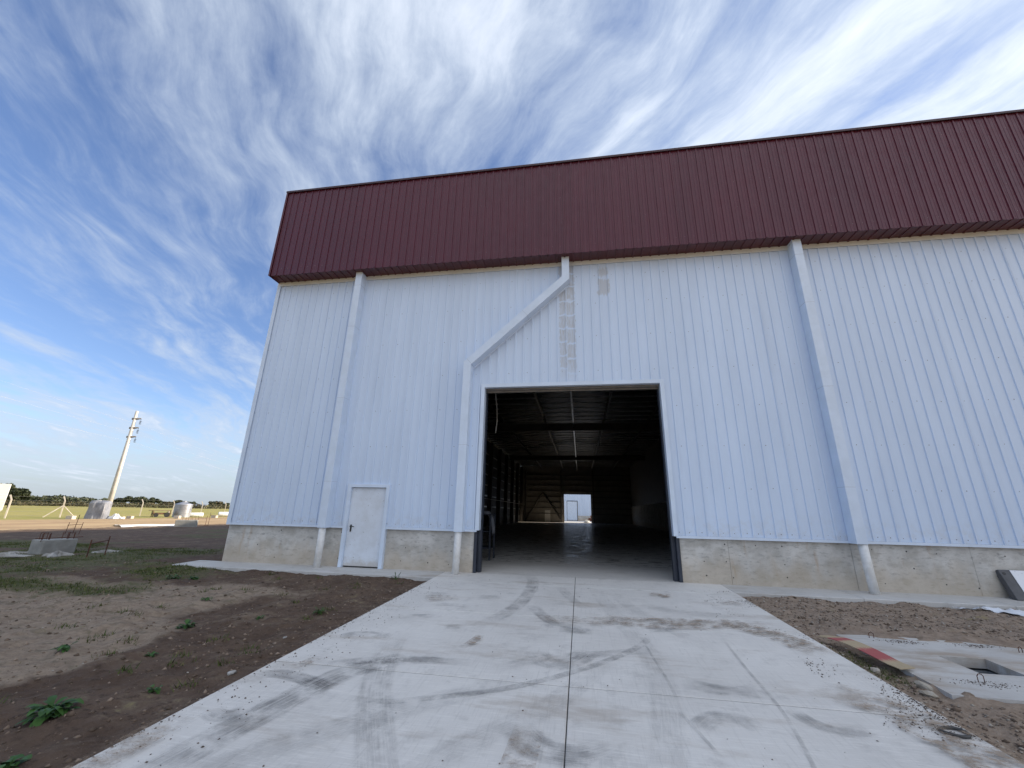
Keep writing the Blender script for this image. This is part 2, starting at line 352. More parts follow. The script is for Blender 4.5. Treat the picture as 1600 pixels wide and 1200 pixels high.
# ground: dark loam, dusty tracks, turf, gravelly spoil, sunlit field
MGND, t, b = new_mat('ground', 0.95, (0.1,0.07,0.05), 0, 0.2)
p = posn(t); s_ = node(t, 'ShaderNodeSeparateXYZ', {0: p})
def att(n): return node(t, 'ShaderNodeAttribute', attribute_name=n).outputs['Fac']
n1 = noise(t, p, 1.6, 8, 0.68); n2 = noise(t, p, 9, 8, 0.7); n3 = noise(t, p, 45, 5, 0.7)
soil = mixc(t, sstep(t, n1, 0.3, 0.7), (0.092,0.060,0.042), (0.145,0.100,0.072))
soil = mixc(t, sstep(t, n2, 0.5, 0.72), soil, (0.058,0.039,0.029))
soil = mixc(t, M(t, 'MULTIPLY', sstep(t, n3, 0.6, 0.74), 0.6), soil, (0.20,0.165,0.14))
pale = mixc(t, sstep(t, n2, 0.35, 0.65), (0.335,0.262,0.195), (0.25,0.19,0.14))
grav = mixc(t, sstep(t, n2, 0.36, 0.62), (0.25,0.185,0.135), (0.34,0.265,0.205))
grav = mixc(t, M(t, 'MULTIPLY', sstep(t, n3, 0.55, 0.70), 0.7), grav, (0.33,0.29,0.25))
turf = mixc(t, sstep(t, n2, 0.38, 0.62), (0.075,0.085,0.035), (0.13,0.115,0.065))
track = mixc(t, sstep(t, noise(t, mapping(t, p, (1,0.25,1)), 0.35, 6, 0.65), 0.3, 0.7), (0.46,0.34,0.20), (0.32,0.22,0.13))
fieldc = mixc(t, sstep(t, noise(t, mapping(t, p, (1,0.3,1)), 0.045, 6, 0.6), 0.3, 0.7), (0.33,0.285,0.095), (0.25,0.245,0.07))
fieldc = mixc(t, sstep(t, noise(t, p, 0.5, 6, 0.7), 0.45, 0.7), fieldc, (0.36,0.30,0.13))
n4 = noise(t, mapping(t, p, (1,1.5,1)), 3.4, 7, 0.7)
pale = mixc(t, M(t, 'MULTIPLY', sstep(t, n4, 0.50, 0.68), 0.65), pale, (0.115,0.095,0.065))  # mottling: light and shade of small relief put into colour, plus grass remnants
soil = mixc(t, M(t, 'MULTIPLY', sstep(t, n4, 0.52, 0.70), 0.45), soil, (0.19,0.145,0.11))  # relief shading painted on the dark soil too, as paler patches
def blendn(a, c1, c2, e=0.42):
    k = M(t, 'ADD', a, M(t, 'MULTIPLY', M(t, 'SUBTRACT', M(t, 'ADD', M(t, 'MULTIPLY', n1, 0.5), M(t, 'MULTIPLY', n4, 0.5)), 0.5), 2.6))
    return mixc(t, sstep(t, k, 0.5-e, 0.5+e), c1, c2)
c = blendn(att('pale'), soil, pale); c = blendn(att('gravel'), c, grav); c = blendn(att('turf'), c, turf)
c = blendn(att('track'), c, track, 0.3); c = blendn(att('field'), c, fieldc, 0.3)
setc(t, b, c); bump(t, b, M(t, 'ADD', M(t, 'MULTIPLY', n2, 1.4), M(t, 'MULTIPLY', n3, 0.5)), 0.9, 0.03)

def stone_mat(name, cols, rough=0.9):
    m_, t, b = new_mat(name, rough, cols[0], 0, 0.2)
    r = node(t, 'ShaderNodeNewGeometry').outputs['Random Per Island']
    cr = node(t, 'ShaderNodeValToRGB'); el = cr.color_ramp.elements
    while len(el) < len(cols): el.new(0.5)
    for i, c_ in enumerate(cols): el[i].position = i/(len(cols)-1); el[i].color = (*c_, 1)
    t.links.new(r, cr.inputs[0]); setc(t, b, cr.outputs[0]); return m_
MPEB = stone_mat('pebbles', [(0.10,0.075,0.06),(0.18,0.14,0.11),(0.26,0.21,0.17),(0.36,0.31,0.255),(0.50,0.455,0.40)])
MCLOD = stone_mat('clods', [(0.085,0.062,0.045),(0.14,0.10,0.074),(0.21,0.155,0.115),(0.30,0.23,0.175)])
MCRUMB = stone_mat('crumbs', [(0.07,0.053,0.042),(0.12,0.09,0.07),(0.20,0.155,0.125)])
MGRASS = stone_mat('grass_blades', [(0.04,0.06,0.018),(0.065,0.095,0.025),(0.10,0.12,0.035),(0.17,0.15,0.07)])
MDRY = stone_mat('dry_blades', [(0.10,0.085,0.05),(0.16,0.13,0.08),(0.07,0.075,0.035),(0.24,0.20,0.13)])
MWEED = stone_mat('weed_leaves', [(0.025,0.06,0.014),(0.04,0.095,0.02),(0.06,0.13,0.03)], 0.55)
MLEAF = stone_mat('tree_leaves', [(0.035,0.045,0.028),(0.045,0.058,0.032),(0.06,0.072,0.04),(0.08,0.088,0.05)], 0.6)
MLEAFB = stone_mat('shrub_leaves', [(0.05,0.055,0.03),(0.08,0.075,0.04),(0.12,0.10,0.06)], 0.6)
MBARK = simple('bark', (0.07,0.055,0.042), (0.045,0.035,0.028), 8, 0.9)
MBLK = simple('footing_concrete', (0.33,0.325,0.30), (0.24,0.235,0.215), 3.0, 0.9, bs=0.4, bscale=18, bdist=0.02)
MBLKW = simple('pale_footing_concrete', (0.55,0.50,0.42), (0.45,0.40,0.33), 3.0, 0.9, bs=0.3, bscale=18, bdist=0.02)
MLUMP = simple('spilled_cement', (0.44,0.43,0.41), (0.24,0.225,0.20), 5.0, 0.9, bs=0.6, bscale=14, bdist=0.03)
MRUST = simple('rusty_bar', (0.13,0.045,0.022), (0.07,0.028,0.018), 14, 0.85)
MPOST = simple('post_concrete', (0.58,0.53,0.45), (0.47,0.42,0.35), 2.0, 0.85)
MWIRE = simple('fence_wire', (0.30,0.29,0.28), (0.22,0.21,0.20), 3.0, 0.5, 0.6)
MPOLE = simple('pole_concrete', (0.58,0.55,0.50), (0.47,0.44,0.40), 1.4, 0.8)
MINS = simple('insulator', (0.035,0.045,0.07), (0.02,0.025,0.04), 5, 0.3)
MBRKT = simple('bracket_concrete', (0.24,0.22,0.20), (0.17,0.16,0.15), 5, 0.85)
MTARP = simple('grey_tarp', (0.27,0.28,0.31), (0.17,0.18,0.21), 1.8, 0.45, bs=0.5, bscale=5, bdist=0.05)
MZINC = simple('silo_zinc', (0.42,0.43,0.46), (0.30,0.31,0.34), 1.5, 0.42, 0.6)
MWOOD = simple('weathered_wood', (0.24,0.17,0.11), (0.13,0.09,0.06), 5, 0.85, bs=0.4, bscale=20)
MCART = simple('cart_rust', (0.16,0.085,0.045), (0.08,0.05,0.03), 5, 0.85)
MWHITE = simple('white_paint', (0.82,0.82,0.80), (0.74,0.74,0.72), 1.2, 0.5)
MPLAS = simple('white_plastic_film', (0.80,0.82,0.86), (0.62,0.64,0.68), 5.0, 0.35, bs=0.5, bscale=9, bdist=0.03)
MSLAB = drive_mat('cover_slab_concrete', (0.42,0.405,0.385), (0.56,0.545,0.52), 1.7, 0.47)
MPIT = simple('pit_concrete', (0.27,0.28,0.28), (0.17,0.175,0.18), 2.5, 0.9, bs=0.4, bscale=12)
MBRICK = simple('red_rubble', (0.25,0.10,0.06), (0.16,0.075,0.05), 4, 0.9)
# plywood with two red paint patches
MPLY, t, b = new_mat('plywood', 0.8, (0.5,0.4,0.27), 0, 0.25)
uvn = node(t, 'ShaderNodeUVMap', uv_map='UVMap').outputs[0]; us = node(t, 'ShaderNodeSeparateXYZ', {0: uvn}); uu, vv = us.outputs[0], us.outputs[1]
wob = M(t, 'MULTIPLY_ADD', M(t, 'SUBTRACT', noise(t, mapping(t, uvn, (3,10,1)), 2.4, 5, 0.75), 0.5), 0.34, uu)
red = M(t, 'MAXIMUM', M(t, 'MULTIPLY', sstep(t, wob, 0.15, 0.18), sstep(t, wob, 0.29, 0.32, 1, 0)),
        M(t, 'MULTIPLY', sstep(t, wob, 0.52, 0.55), sstep(t, wob, 0.78, 0.83, 1, 0)))
c = mixc(t, sstep(t, noise(t, mapping(t, uvn, (2,14,1)), 4.0, 6, 0.7), 0.35, 0.65), (0.47,0.38,0.25), (0.36,0.28,0.18))
setc(t, b, mixc(t, M(t, 'MULTIPLY', red, 0.9), c, (0.36,0.075,0.085)))
MBOARD, t, b = new_mat('board_face', 0.5, (0.8,0.8,0.8), 0, 0.3)
p = objc(t)
setc(t, b, mixc(t, M(t, 'MULTIPLY', sstep(t, noise(t, p, 22, 3, 0.6), 0.66, 0.72), 0.7), (0.78,0.79,0.82), (0.35,0.37,0.42)))
MFOAM = simple('grey_steel_edge', (0.10,0.10,0.105), (0.075,0.075,0.08), 6, 0.6)
MDOOR, t, b = new_mat('door_paint', 0.45, (0.75,0.75,0.74), 0, 0.45)
p = posn(t); s_ = node(t, 'ShaderNodeSeparateXYZ', {0: p})
c = mixc(t, sstep(t, noise(t, p, 2.5, 6, 0.65), 0.35, 0.7), (0.70,0.755,0.83), (0.62,0.66,0.71))
c = mixc(t, M(t, 'MULTIPLY', sstep(t, noise(t, p, 19, 4, 0.6), 0.66, 0.72), 0.8), c, (0.28,0.27,0.26))
low_ = M(t, 'MULTIPLY', sstep(t, M(t, 'ADD', s_.outputs[2], M(t, 'MULTIPLY', M(t, 'SUBTRACT', noise(t, p, 6, 5, 0.7), 0.5), 0.5)), 0.02, 0.28, 1.0, 0.0), 0.55)
setc(t, b, mixc(t, low_, c, (0.42,0.36,0.28)))

# ------------------------------------------------------------------ ground
def axis(lo, hi, step, far, g=1.16):
    a = list(np.arange(lo, hi+1e-6, step)); s = step
    while a[-1] < far: s *= g; a.append(a[-1]+s)
    s = step; pre = []; x = lo
    while x > -far: s *= g; x -= s; pre.append(x)
    return np.array(pre[::-1]+a)
gx = axis(-12.0, 8.6, 0.05, 6000); gy = axis(-9.2, 0.2, 0.05, 6000)
GX, GY = np.meshgrid(gx, gy)
DL, DR = -3.46, 3.16                      # edges of the drive
PIT = (4.50, 5.02, -4.72, -4.16)          # hole in the cover slab x0,x1,y0,y1
def ground_z(x, y, fine=True):
    x = np.asarray(x, float); y = np.asarray(y, float)
    z = np.where(y < 0, SL*np.maximum(y, -16), 0.0) - 0.10
    z = z - 0.05*sm(-x, 12, 20)
    dist = np.hypot(x, y+11)
    near = 1 - sm(dist, 40, 80)
    rough = fbm(x, y, 0.35, 3, 1)*0.09 + fbm(x, y, 1.7, 4, 2)*0.045
    rightw = sm(x, 3.0, 3.6)
    rough = rough + rightw*(fbm(x, y, 5.0, 4, 5, 0.62)*0.055)
    leftw = sm(-x, 3.3, 4.0)
    rough = rough + leftw*(fbm(x, y, 3.0, 5, 8, 0.62)*0.06)
    edge = np.minimum(np.abs(x-DL), np.abs(x-DR))
    z = z + rough*near*(0.35+0.65*sm(edge, 0.0, 0.5))
    z = z + 0.05*near*(1-sm(edge, 0.0, 0.35))*(0.6+fbm(x, y, 1.1, 3, 12))
    z = z + 0.04*sm(x, 3.55, 3.9)*(1-sm(np.abs(y+4.5), 1.6, 2.6))
    z = z + 0.05*(1-sm(np.abs(y+0.9), 0.1, 1.0))*sm(np.abs(x+0.15), 3.3, 4.0)*(x > -11)
    far = sm(dist, 60, 300); z = z + far*0.5*fbm(x, y, 0.004, 3, 20)
    # keep it out of the drive, paths and building
    inside = ((x > DL+0.02) & (x < DR-0.02) & (y > -17) & (y < 0.5)) | ((x > -10.6) & (x < 26.5) & (y > -0.80) & (y < 80))
    z = np.where(inside, np.minimum(z, np.where(y < 0, SL*y, 0)-0.22), z)
    slab = (x > 3.78) & (x < 6.34) & (y > -5.36) & (y < -3.52)
    z = np.where(slab, np.minimum(z, SL*y-0.20), z)
    pit = (x > PIT[0]-0.16) & (x < PIT[1]+0.16) & (y > PIT[2]-0.16) & (y < PIT[3]+0.16)
    z = np.where(pit, z-0.75, z)
    return z
GZ = ground_z(GX, GY)
nx, ny = len(gx), len(gy)
ii = np.arange(nx*ny).reshape(ny, nx)
Fc = np.stack([ii[:-1,:-1], ii[:-1,1:], ii[1:,1:], ii[1:,:-1]], -1).reshape(-1, 4)
def zones(x, y):
    wob = fbm(x, y, 0.5, 4, 30)*1.6
    pale = sm(-x + wob*0.9, 5.3, 6.2)*(1-sm(-x+wob, 11.5, 14))*(1-sm(y+wob*0.8, -2.8, -1.6))
    pale = np.maximum(pale, sm(-x, 9, 10)*(1-sm(y+wob, -3.5, -2.0)))*0.85
    turf = sm(-x+wob, 7.5, 9.5)*sm(y-0.16*(x+10)+wob*0.5, -4.7, -3.2)*(1-sm(y+wob*0.6+0.10*(x+10), -0.9, 0.2))*0.95
    turf = turf*np.clip(0.72+1.5*fbm(x*0.5, y, 0.9, 3, 47), 0.15, 1.1)
    turf = np.maximum(turf, sm(-x, 11, 14)*sm(fbm(x*0.6, y, 0.45, 3, 44), 0.0, 0.4)*0.85*(1-sm(-x, 26, 29)))
    turf = np.maximum(turf, 0.62*np.exp(-((x-3.45)/0.22)**2)*sm(y, -5.4, -4.9)*(1-sm(y, -4.5, -3.6)))
    gravel = sm(x, 3.1, 3.3)*1.0
    track = sm(-x+fbm(x, y, 0.08, 3, 50)*2.5, 31.0, 33.0)
    field = sm(-x+fbm(x, y, 0.2, 3, 51)*2.5 - 0.12*(y-25), 49.0, 52.0)
    track = np.maximum(track, 1-sm(y+fbm(x, y, 0.1, 3, 52)*3, -20, -15))  # unseen pale ground behind the camera, added to bounce sun onto the facade
    field = np.maximum(field, sm(np.hypot(x, y), 140, 160))
    return dict(pale=pale, turf=turf, gravel=gravel, track=track, field=field)
Zn = zones(GX, GY)
V = np.stack([GX, GY, GZ], -1).reshape(-1, 3)
tag(np_mesh('ground', V, Fc, MGND, attrs=Zn, smooth=True), kind='structure')
def gz(x, y): return float(ground_z(np.array([x]), np.array([y]))[0])

# ------------------------------------------------------------------ drive, paths, floor
drive = bpy.data.objects.new('driveway', None); C.objects.link(drive); tag(drive, kind='structure')
def slab(name, x0, x1, y0, y1, mat, parent, th=0.16, zf=lambda y: SL*y, c=0.006):
    mb = MB(); mb.cbox(x0, x1, y0, y1, -th, 0, c)
    mb.v = [(a, b_, z + zf(b_)) for a, b_, z in mb.v]
    return mb.build(name, mat, parent)
XJ = -0.16; BDX = (-2.56, 2.16); rows = [0.0, -1.12, -3.65, -6.16, -8.66, -11.16, -13.66, -16.2]
for i in range(len(rows)-1):
    y1, y0 = rows[i], rows[i+1]
    g0 = 0.011 if i == 2 else 0.003
    g1 = 0.011 if i == 3 else (0.0 if i == 0 else 0.003)
    for (x0, x1) in ((DL, XJ-0.005), (XJ+0.005, DR)):
        slab('slab', x0, x1, y0+g0, y1-g1, MDRV, drive)
jf = MB(); jf.box(DL+0.03, DR-0.03, -16.15, -0.01, -0.15, -0.02)
jf.v = [(a, b_, z + SL*b_) for a, b_, z in jf.v]; jf.build('joint_filler', MJOINT, drive)
for (x0, x1, cuts) in ((-10.72, DL-0.006, (-10.72, -8.1, -5.7, DL-0.006)), (DR+0.006, 26.0, (DR+0.006, 5.6, 8.2, 10.8, 13.4, 16, 18.6, 21.2, 23.8, 26.0))):
    pth = bpy.data.objects.new('footpath', None); C.objects.link(pth); tag(pth, kind='structure')
    for a_0, a_1 in zip(cuts[:-1], cuts[1:]):
        slab('slab', a_0+0.002, a_1-0.002, -0.86, 0.02, MPATH, pth, 0.15, lambda y: SL*y, 0.012)
fl = MB(); fl.sheet([-9.95, 0, 26], list(np.linspace(0.0, 60.2, 30)), lambda a, b_: (a, b_, 0.0)); fl.f = fl.f
tag(fl.build('floor', MFLOOR), kind='structure')
yd = MB(); yd.sheet([-14, 0, 26], [60.21, 70, 78.2], lambda a, b_: (a, b_, 0.0)); tag(yd.build('rear_yard', MPATH), kind='structure')

def ribbon(name, pts, width, mat, parent, strength=1.0, lift=0.004, n=40, fade_ends=0.25):
    P = [Vector((a, b_, 0)) for a, b_ in pts]
    # Catmull-Rom resample
    Q = []
    ext = [P[0]*2-P[1]] + P + [P[-1]*2-P[-2]]
    for i in range(1, len(ext)-2):
        k = max(3, n//(len(P)-1))
        for j in range(k):
            s = j/k; p0, p1, p2, p3 = ext[i-1], ext[i], ext[i+1], ext[i+2]
            Q.append(0.5*((2*p1)+(p2-p0)*s+(2*p0-5*p1+4*p2-p3)*s*s+(3*p1-p0-3*p2+p3)*s**3))
    Q.append(P[-1])
    V_, U_, A_ = [], [], []; L = 0; tot = sum((Q[i+1]-Q[i]).length for i in range(len(Q)-1))
    for i, q_ in enumerate(Q):
        if i: L += (Q[i]-Q[i-1]).length
        tn = (Q[min(i+1, len(Q)-1)]-Q[max(i-1, 0)]).normalized(); nn = Vector((-tn.y, tn.x, 0))
        for k in range(5):
            pp = q_ + nn*width*(k/4-0.5)
            V_.append((pp.x, pp.y, (SL*pp.y if pp.y < 0 else 0.004)+lift)); U_.append((L, k/4))
            s = min(L, tot-L)/max(fade_ends*tot, 1e-3); A_.append(strength*min(1, s))
    Fq = np.array([(i*5+k, i*5+k+1, (i+1)*5+k+1, (i+1)*5+k) for i in range(len(Q)-1) for k in range(4)])
    o = np_mesh(name, np.array(V_), Fq, mat, parent, {'fade': A_})
    l = o.data.uv_layers.new(name='UVMap'); idx = np.zeros(len(o.data.loops), np.int32); o.data.loops.foreach_get('vertex_index', idx)
    l.data.foreach_set('uv', np.asarray(U_, np.float32)[idx].ravel())
    return o
marks = [
 ([(-2.95,-8.5),(-2.82,-7.7),(-2.68,-6.95),(-2.50,-6.3),(-2.1,-5.85),(-1.57,-5.68)], 0.34, 0.95),
 ([(-1.10,-8.3),(-1.43,-7.73),(-1.78,-7.09),(-2.11,-6.37),(-2.4,-5.45),(-2.5,-4.9)], 0.30, 0.55),
 ([(-3.36,-6.62),(-3.2,-6.48),(-2.87,-6.53),(-2.4,-6.72)], 0.20, 0.95),
 ([(-3.22,-7.27),(-3.02,-7.34),(-2.90,-7.15)], 0.18, 0.75),
 ([(-3.2,-5.30),(-3.04,-5.09),(-2.55,-5.10)], 0.20, 0.85),
 ([(-2.96,-6.29),(-2.6,-6.02),(-2.26,-5.90),(-1.8,-5.8),(-1.2,-5.78)], 0.20, 0.85),
 ([(-2.4,-6.80),(-1.9,-6.84),(-1.6,-6.76),(-0.72,-6.31),(0.12,-5.55),(0.7,-4.8),(0.98,-4.2)], 0.10, 0.95),
 ([(-0.56,-7.05),(-0.36,-7.28),(-0.05,-7.32),(0.22,-7.15)], 0.30, 0.95),
 ([(1.82,-6.22),(1.92,-6.48),(2.1,-6.58),(2.34,-6.5)], 0.16, 0.9),
 ([(1.92,-3.9),(1.86,-4.6),(1.8,-5.38),(1.75,-6.27),(1.6,-7.1),(1.35,-8.0)], 0.035, 0.8),
 ([(0.78,-4.4),(0.8,-4.9),(0.85,-5.75),(0.86,-6.3)], 0.03, 0.8),
 ([(1.0,-5.84),(1.36,-5.96),(1.75,-5.93)], 0.26, 0.85),
 ([(-0.9,-3.0),(-0.65,-3.6),(-0.4,-4.01),(0.12,-4.26)], 0.22, 0.8),
 ([(0.92,-4.05),(1.36,-3.92)], 0.2, 0.85),
 ([(-1.6,-4.6),(-1.25,-3.6),(-1.08,-2.47),(-1.1,-0.86),(-1.37,0.25)], 0.26, 0.75),
 ([(-0.62,-5.2),(-0.45,-5.55),(-0.2,-5.6),(0.08,-5.1)], 0.30, 0.75),
 ([(0.88,-6.8),(1.1,-6.55),(1.3,-6.53),(1.42,-6.7)], 0.2, 0.8),
 ([(-1.0,-5.95),(-0.47,-5.48),(0.3,-5.15),(0.9,-4.9)], 0.20, 0.6),
 ([(0.82,-6.5),(0.98,-7.2)], 0.035, 0.8),
 ([(-0.35,-4.3),(0.15,-4.34)], 0.24, 0.9), ([(-0.62,-4.15),(-0.4,-4.2)], 0.16, 0.6),
 ([(-2.75,-4.15),(-2.3,-4.05)], 0.22, 0.8), ([(-2.0,-4.55),(-1.75,-4.5)], 0.2, 0.6), ([(-2.6,-3.35),(-2.2,-3.3),(-1.9,-3.4)], 0.2, 0.75),
 ([(-2.0,-2.6),(-1.5,-2.55)], 0.3, 0.5), ([(-3.0,-2.6),(-2.55,-2.5)], 0.25, 0.5), ([(-1.6,-8.6),(-1.0,-7.5),(-0.3,-6.6),(0.3,-5.3)], 0.26, 0.35),
 ([(0.6,-1.5),(0.9,-3.0),(1.7,-5.0)], 0.24, 0.35), ([(0.2,-8.4),(0.6,-7.2),(0.8,-5.4),(0.5,-3.2),(0.2,-1.0)], 0.28, 0.35),
 ([(-3.1,-8.8),(-2.2,-7.6),(-1.2,-6.6),(-0.3,-5.9)], 0.3, 0.4), ([(-2.3,-8.7),(-1.7,-7.9)], 0.25, 0.6),
 ([(1.0,-2.5),(1.6,-2.9),(2.5,-3.0)], 0.3, 0.4), ([(-0.5,-1.2),(-0.2,-2.4),(0.1,-3.1)], 0.2, 0.45),
]
for k, (pts, wd, stg) in enumerate(marks): ribbon('tyre_mark', pts, wd*1.2, MTYRE, drive, stg, 0.004+0.0004*k)
smears = [([(0.0,-3.6),(0.9,-3.7),(1.9,-3.55),(2.9,-3.5)], 0.55, 0.75), ([(2.2,-3.4),(2.7,-4.0),(2.95,-4.7)], 0.45, 0.9), ([(1.3,-1.6),(1.75,-1.65)], 0.35, 0.9),
          ([(-1.5,-5.4),(-1.42,-5.1),(-1.38,-4.8)], 0.12, 0.8), ([(-3.1,-6.35),(-3.0,-6.0)], 0.14, 0.7), ([(-2.9,-3.0),(-2.3,-2.75)], 0.4, 0.6),
          ([(2.3,-5.7),(2.75,-6.1),(2.95,-6.9),(2.85,-7.8)], 0.55, 0.9), ([(2.9,-2.2),(2.6,-1.9)], 0.3, 0.7), ([(-3.3,-8.6),(-3.32,-7.4)], 0.3, 0.7),
          ([(-0.9,-3.9),(0.6,-3.75)], 0.4, 0.45), ([(-0.5,-8.0),(-0.45,-7.0)], 0.25, 0.6)]
for k, (pts, wd, stg) in enumerate(smears): ribbon('earth_smear', pts, wd, MSTAIN, drive, stg, 0.0205+0.0005*k)

# ------------------------------------------------------------------ the warehouse
WH = thing('warehouse', 'large white corrugated steel warehouse with burgundy fascia and open doorway', 'building')
XL, XR, YB = -10.0, 26.0, 60.0
ZB, ZT = 1.04, 8.86
YS = -0.06                                # plane of the wall sheets
BD = (-2.60, 2.20, 4.88)                  # big doorway
SD = (-6.30, -5.26, 2.06)                 # small door
def profile(x0, x1, pitch=0.25, h=0.024, stiff=0.0, phase=0.0):
    """points (x, height) of a trapezoidal sheet between x0 and x1"""
    k0 = math.floor((x0-phase)/pitch)-1; pts = []
    for k in range(k0, int((x1-phase)/pitch)+2):
        a = phase + k*pitch
        pts += [(a-0.027, 0), (a-0.021, h), (a+0.021, h), (a+0.027, 0)]
        for q_ in (0.34, 0.66) if stiff else ():
            c0 = a+pitch*q_; pts += [(c0-0.014, 0), (c0-0.006, stiff), (c0+0.006, stiff), (c0+0.014, 0)]
    def val(x):
        for (a, ha), (b_, hb) in zip(pts[:-1], pts[1:]):
            if a <= x <= b_: return ha+(hb-ha)*(x-a)/max(b_-a, 1e-9)
        return 0.0
    return [(x0, val(x0))]+[q_ for q_ in pts if x0+1e-4 < q_[0] < x1-1e-4]+[(x1, val(x1))]
PH = 0.0
def wall_sheet(pieces, ysurf, mat, name, parent, tilt=0.0, **kw):
    mb = MB()
    for (x0, x1, z0, z1) in pieces:
        pr = profile(x0, x1, phase=PH, **kw)
        mb.sheet(range(len(pr)), [0, 1], lambda i, j: (pr[i][0], ysurf - pr[i][1] + tilt*(pr[i][0]-x0), z0 if j == 0 else z1))
    return mb.build(name, mat, parent)
def clip(x0, x1):
    """split a sheet column around the two doorways"""
    cuts = sorted({x0, x1} | {c_ for c_ in (BD[0]-0.05, BD[1]+0.05, SD[0]-0.05, SD[1]+0.05) if x0 < c_ < x1})
    out_ = []
    for a, c_ in zip(cuts[:-1], cuts[1:]):
        mid = (a+c_)/2; zb = ZB
        if BD[0]-0.05 < mid < BD[1]+0.05: zb = BD[2]+0.03
        if SD[0]-0.05 < mid < SD[1]+0.05: zb = SD[2]+0.03
        out_.append((a, c_, zb, ZT))
    return out_
x = XL; k = 0
while x < XR-0.01:
    x1 = min(x+1.0, XR)
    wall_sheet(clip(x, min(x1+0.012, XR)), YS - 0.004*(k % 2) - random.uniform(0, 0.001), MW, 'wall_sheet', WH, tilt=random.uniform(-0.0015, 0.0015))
    x = x1; k += 1
# fascia of burgundy sheets standing out from the wall, with its own soffit
YF, ZF0, ZF1, XF = -0.58, 8.80, 12.17, -9.98
x = XF; k = 0
while x < XR-0.01:
    x1 = min(x+1.0, XR)
    wall_sheet([(x, min(x1+0.012, XR), ZF0 - random.uniform(0, 0.006), ZF1)], YF - 0.0018*(k % 2), MR, 'fascia_sheet', WH, tilt=random.uniform(-0.003, 0.003), h=0.020, stiff=0.006)
    pr = profile(x, x1, phase=PH, h=0.02)
    MB().sheet(range(len(pr)), [0, 1], lambda i, j: (pr[i][0], YF+0.012 if j == 0 else YS-0.05, ZF0+0.025-pr[i][1])).build('soffit_sheet', MSOF, WH)
    x = x1; k += 1
MB().box(XF-0.012, XF+0.05, YF-0.045, YF-0.032, ZF0-0.01, ZF1).box(XF-0.012, XF-0.004, YF-0.031, 0.45, ZF0-0.01, ZF1).build('corner_trim', MSOF, WH)
MB().box(XF-0.02, XR, YF-0.06, 0.5, ZF1, ZF1+0.035).box(XF-0.02, XR, YF-0.06, YF-0.052, ZF1-0.035, ZF1-0.001).build('fascia_cap', MCAP, WH)
MB().box(XF, XR, 0.40, 0.44, 8.9, ZF1-0.01).build('fascia_back', MGALV, WH)
MB().box(XL-0.02, XR, YS-0.042, YS-0.034, ZT-0.175, ZT+0.05).build('top_trim', MTOP, WH)
MB().box(XL-0.03, XL+0.10, YS-0.036, YS-0.029, ZB-0.02, ZT-0.09).box(XL-0.03, XL-0.024, YS-0.028, 0.12, ZB-0.02, ZT-0.09).build('corner_trim', MTRIM, WH)
def flash(x0, x1):
    MB().box(x0, x1, YS-0.034, YS-0.028, ZB-0.06, ZB-0.001).box(x0, x1, YS-0.027, 0.0, ZB-0.012, ZB-0.006).build('drip_flashing', MTRIM, WH)
flash(XL-0.03, SD[0]-0.1); flash(SD[1]+0.1, BD[0]-0.06); flash(BD[1]+0.06, XR)
# plinth of cast concrete, one cast length per object
def plinth(x0, x1, ys=0.0):
    MB().cbox(x0, x1, ys, 0.20, -0.2, 1.0, 0.006).build('plinth_wall', MCON, WH)
for a, c_, ys in ((XL, SD[0]-0.09, 0.0), (SD[1]+0.09, BD[0]-0.14, 0.0), (BD[1]+0.12, 3.42, 0.0), (3.424, 6.02, 0.004), (6.024, 8.35, 0.001), (8.354, 11.4, 0.005), (11.404, 15.0, 0.0), (15.004, 20, 0.003), (20.004, 26, 0.0)): plinth(a, c_, ys)
hol = MB()
for xk in np.arange(-9.6, 14, 0.62):
    for zk in (0.18, 0.50, 0.84):
        xx = xk + random.uniform(-0.08, 0.08); zk2 = zk + random.uniform(-0.03, 0.03)
        if SD[0]-0.15 < xx < SD[1]+0.15 or BD[0]-0.2 < xx < BD[1]+0.2 or random.random() < 0.35: continue
        r = random.uniform(0.010, 0.018); hol.add([(xx+r*math.cos(q_), -0.0015, zk2+r*math.sin(q_)) for q_ in np.linspace(0, 2*math.pi, 8, endpoint=False)], [tuple(range(8))])
tag(hol.build('tie_holes', MBLACK, WH), kind='stuff')
# roofing screws
scw = MB()
def screw(x, y, z, r=0.011):
    n_ = len(scw.v)
    scw.v += [(x+r*math.cos(q_), y, z+r*math.sin(q_)) for q_ in np.linspace(0, 2*math.pi, 6, endpoint=False)] + [(x, y-0.006, z)]
    scw.f += [(n_+i, n_+(i+1) % 6, n_+6) for i in range(6)]
for zr in (1.12, 2.15, 3.2, 4.25, 5.3, 6.35, 7.4, 8.3):
    step = 0.25 if zr < 1.5 else 0.5
    for xk in np.arange(XL+0.125, 14, step):
        if BD[0]-0.1 < xk < BD[1]+0.1 and zr < BD[2]+0.1 or SD[0]-0.1 < xk < SD[1]+0.1 and zr < SD[2]+0.1: continue
        screw(xk+random.uniform(-0.02, 0.02)-0.03, YS-0.003, zr+random.uniform(-0.012, 0.012))
tag(scw.build('screws', MSCREW, WH), kind='stuff')
scw = MB()
for zr in (9.05, 9.9, 10.8, 11.7):
    for xk in np.arange(XF+0.12, 14, 0.25 if zr < 9.2 else 0.5): screw(xk+random.uniform(-0.02, 0.02), YF-0.003, zr+random.uniform(-0.015, 0.015), 0.006)
tag(scw.build('screws', MGALV, WH), kind='stuff')

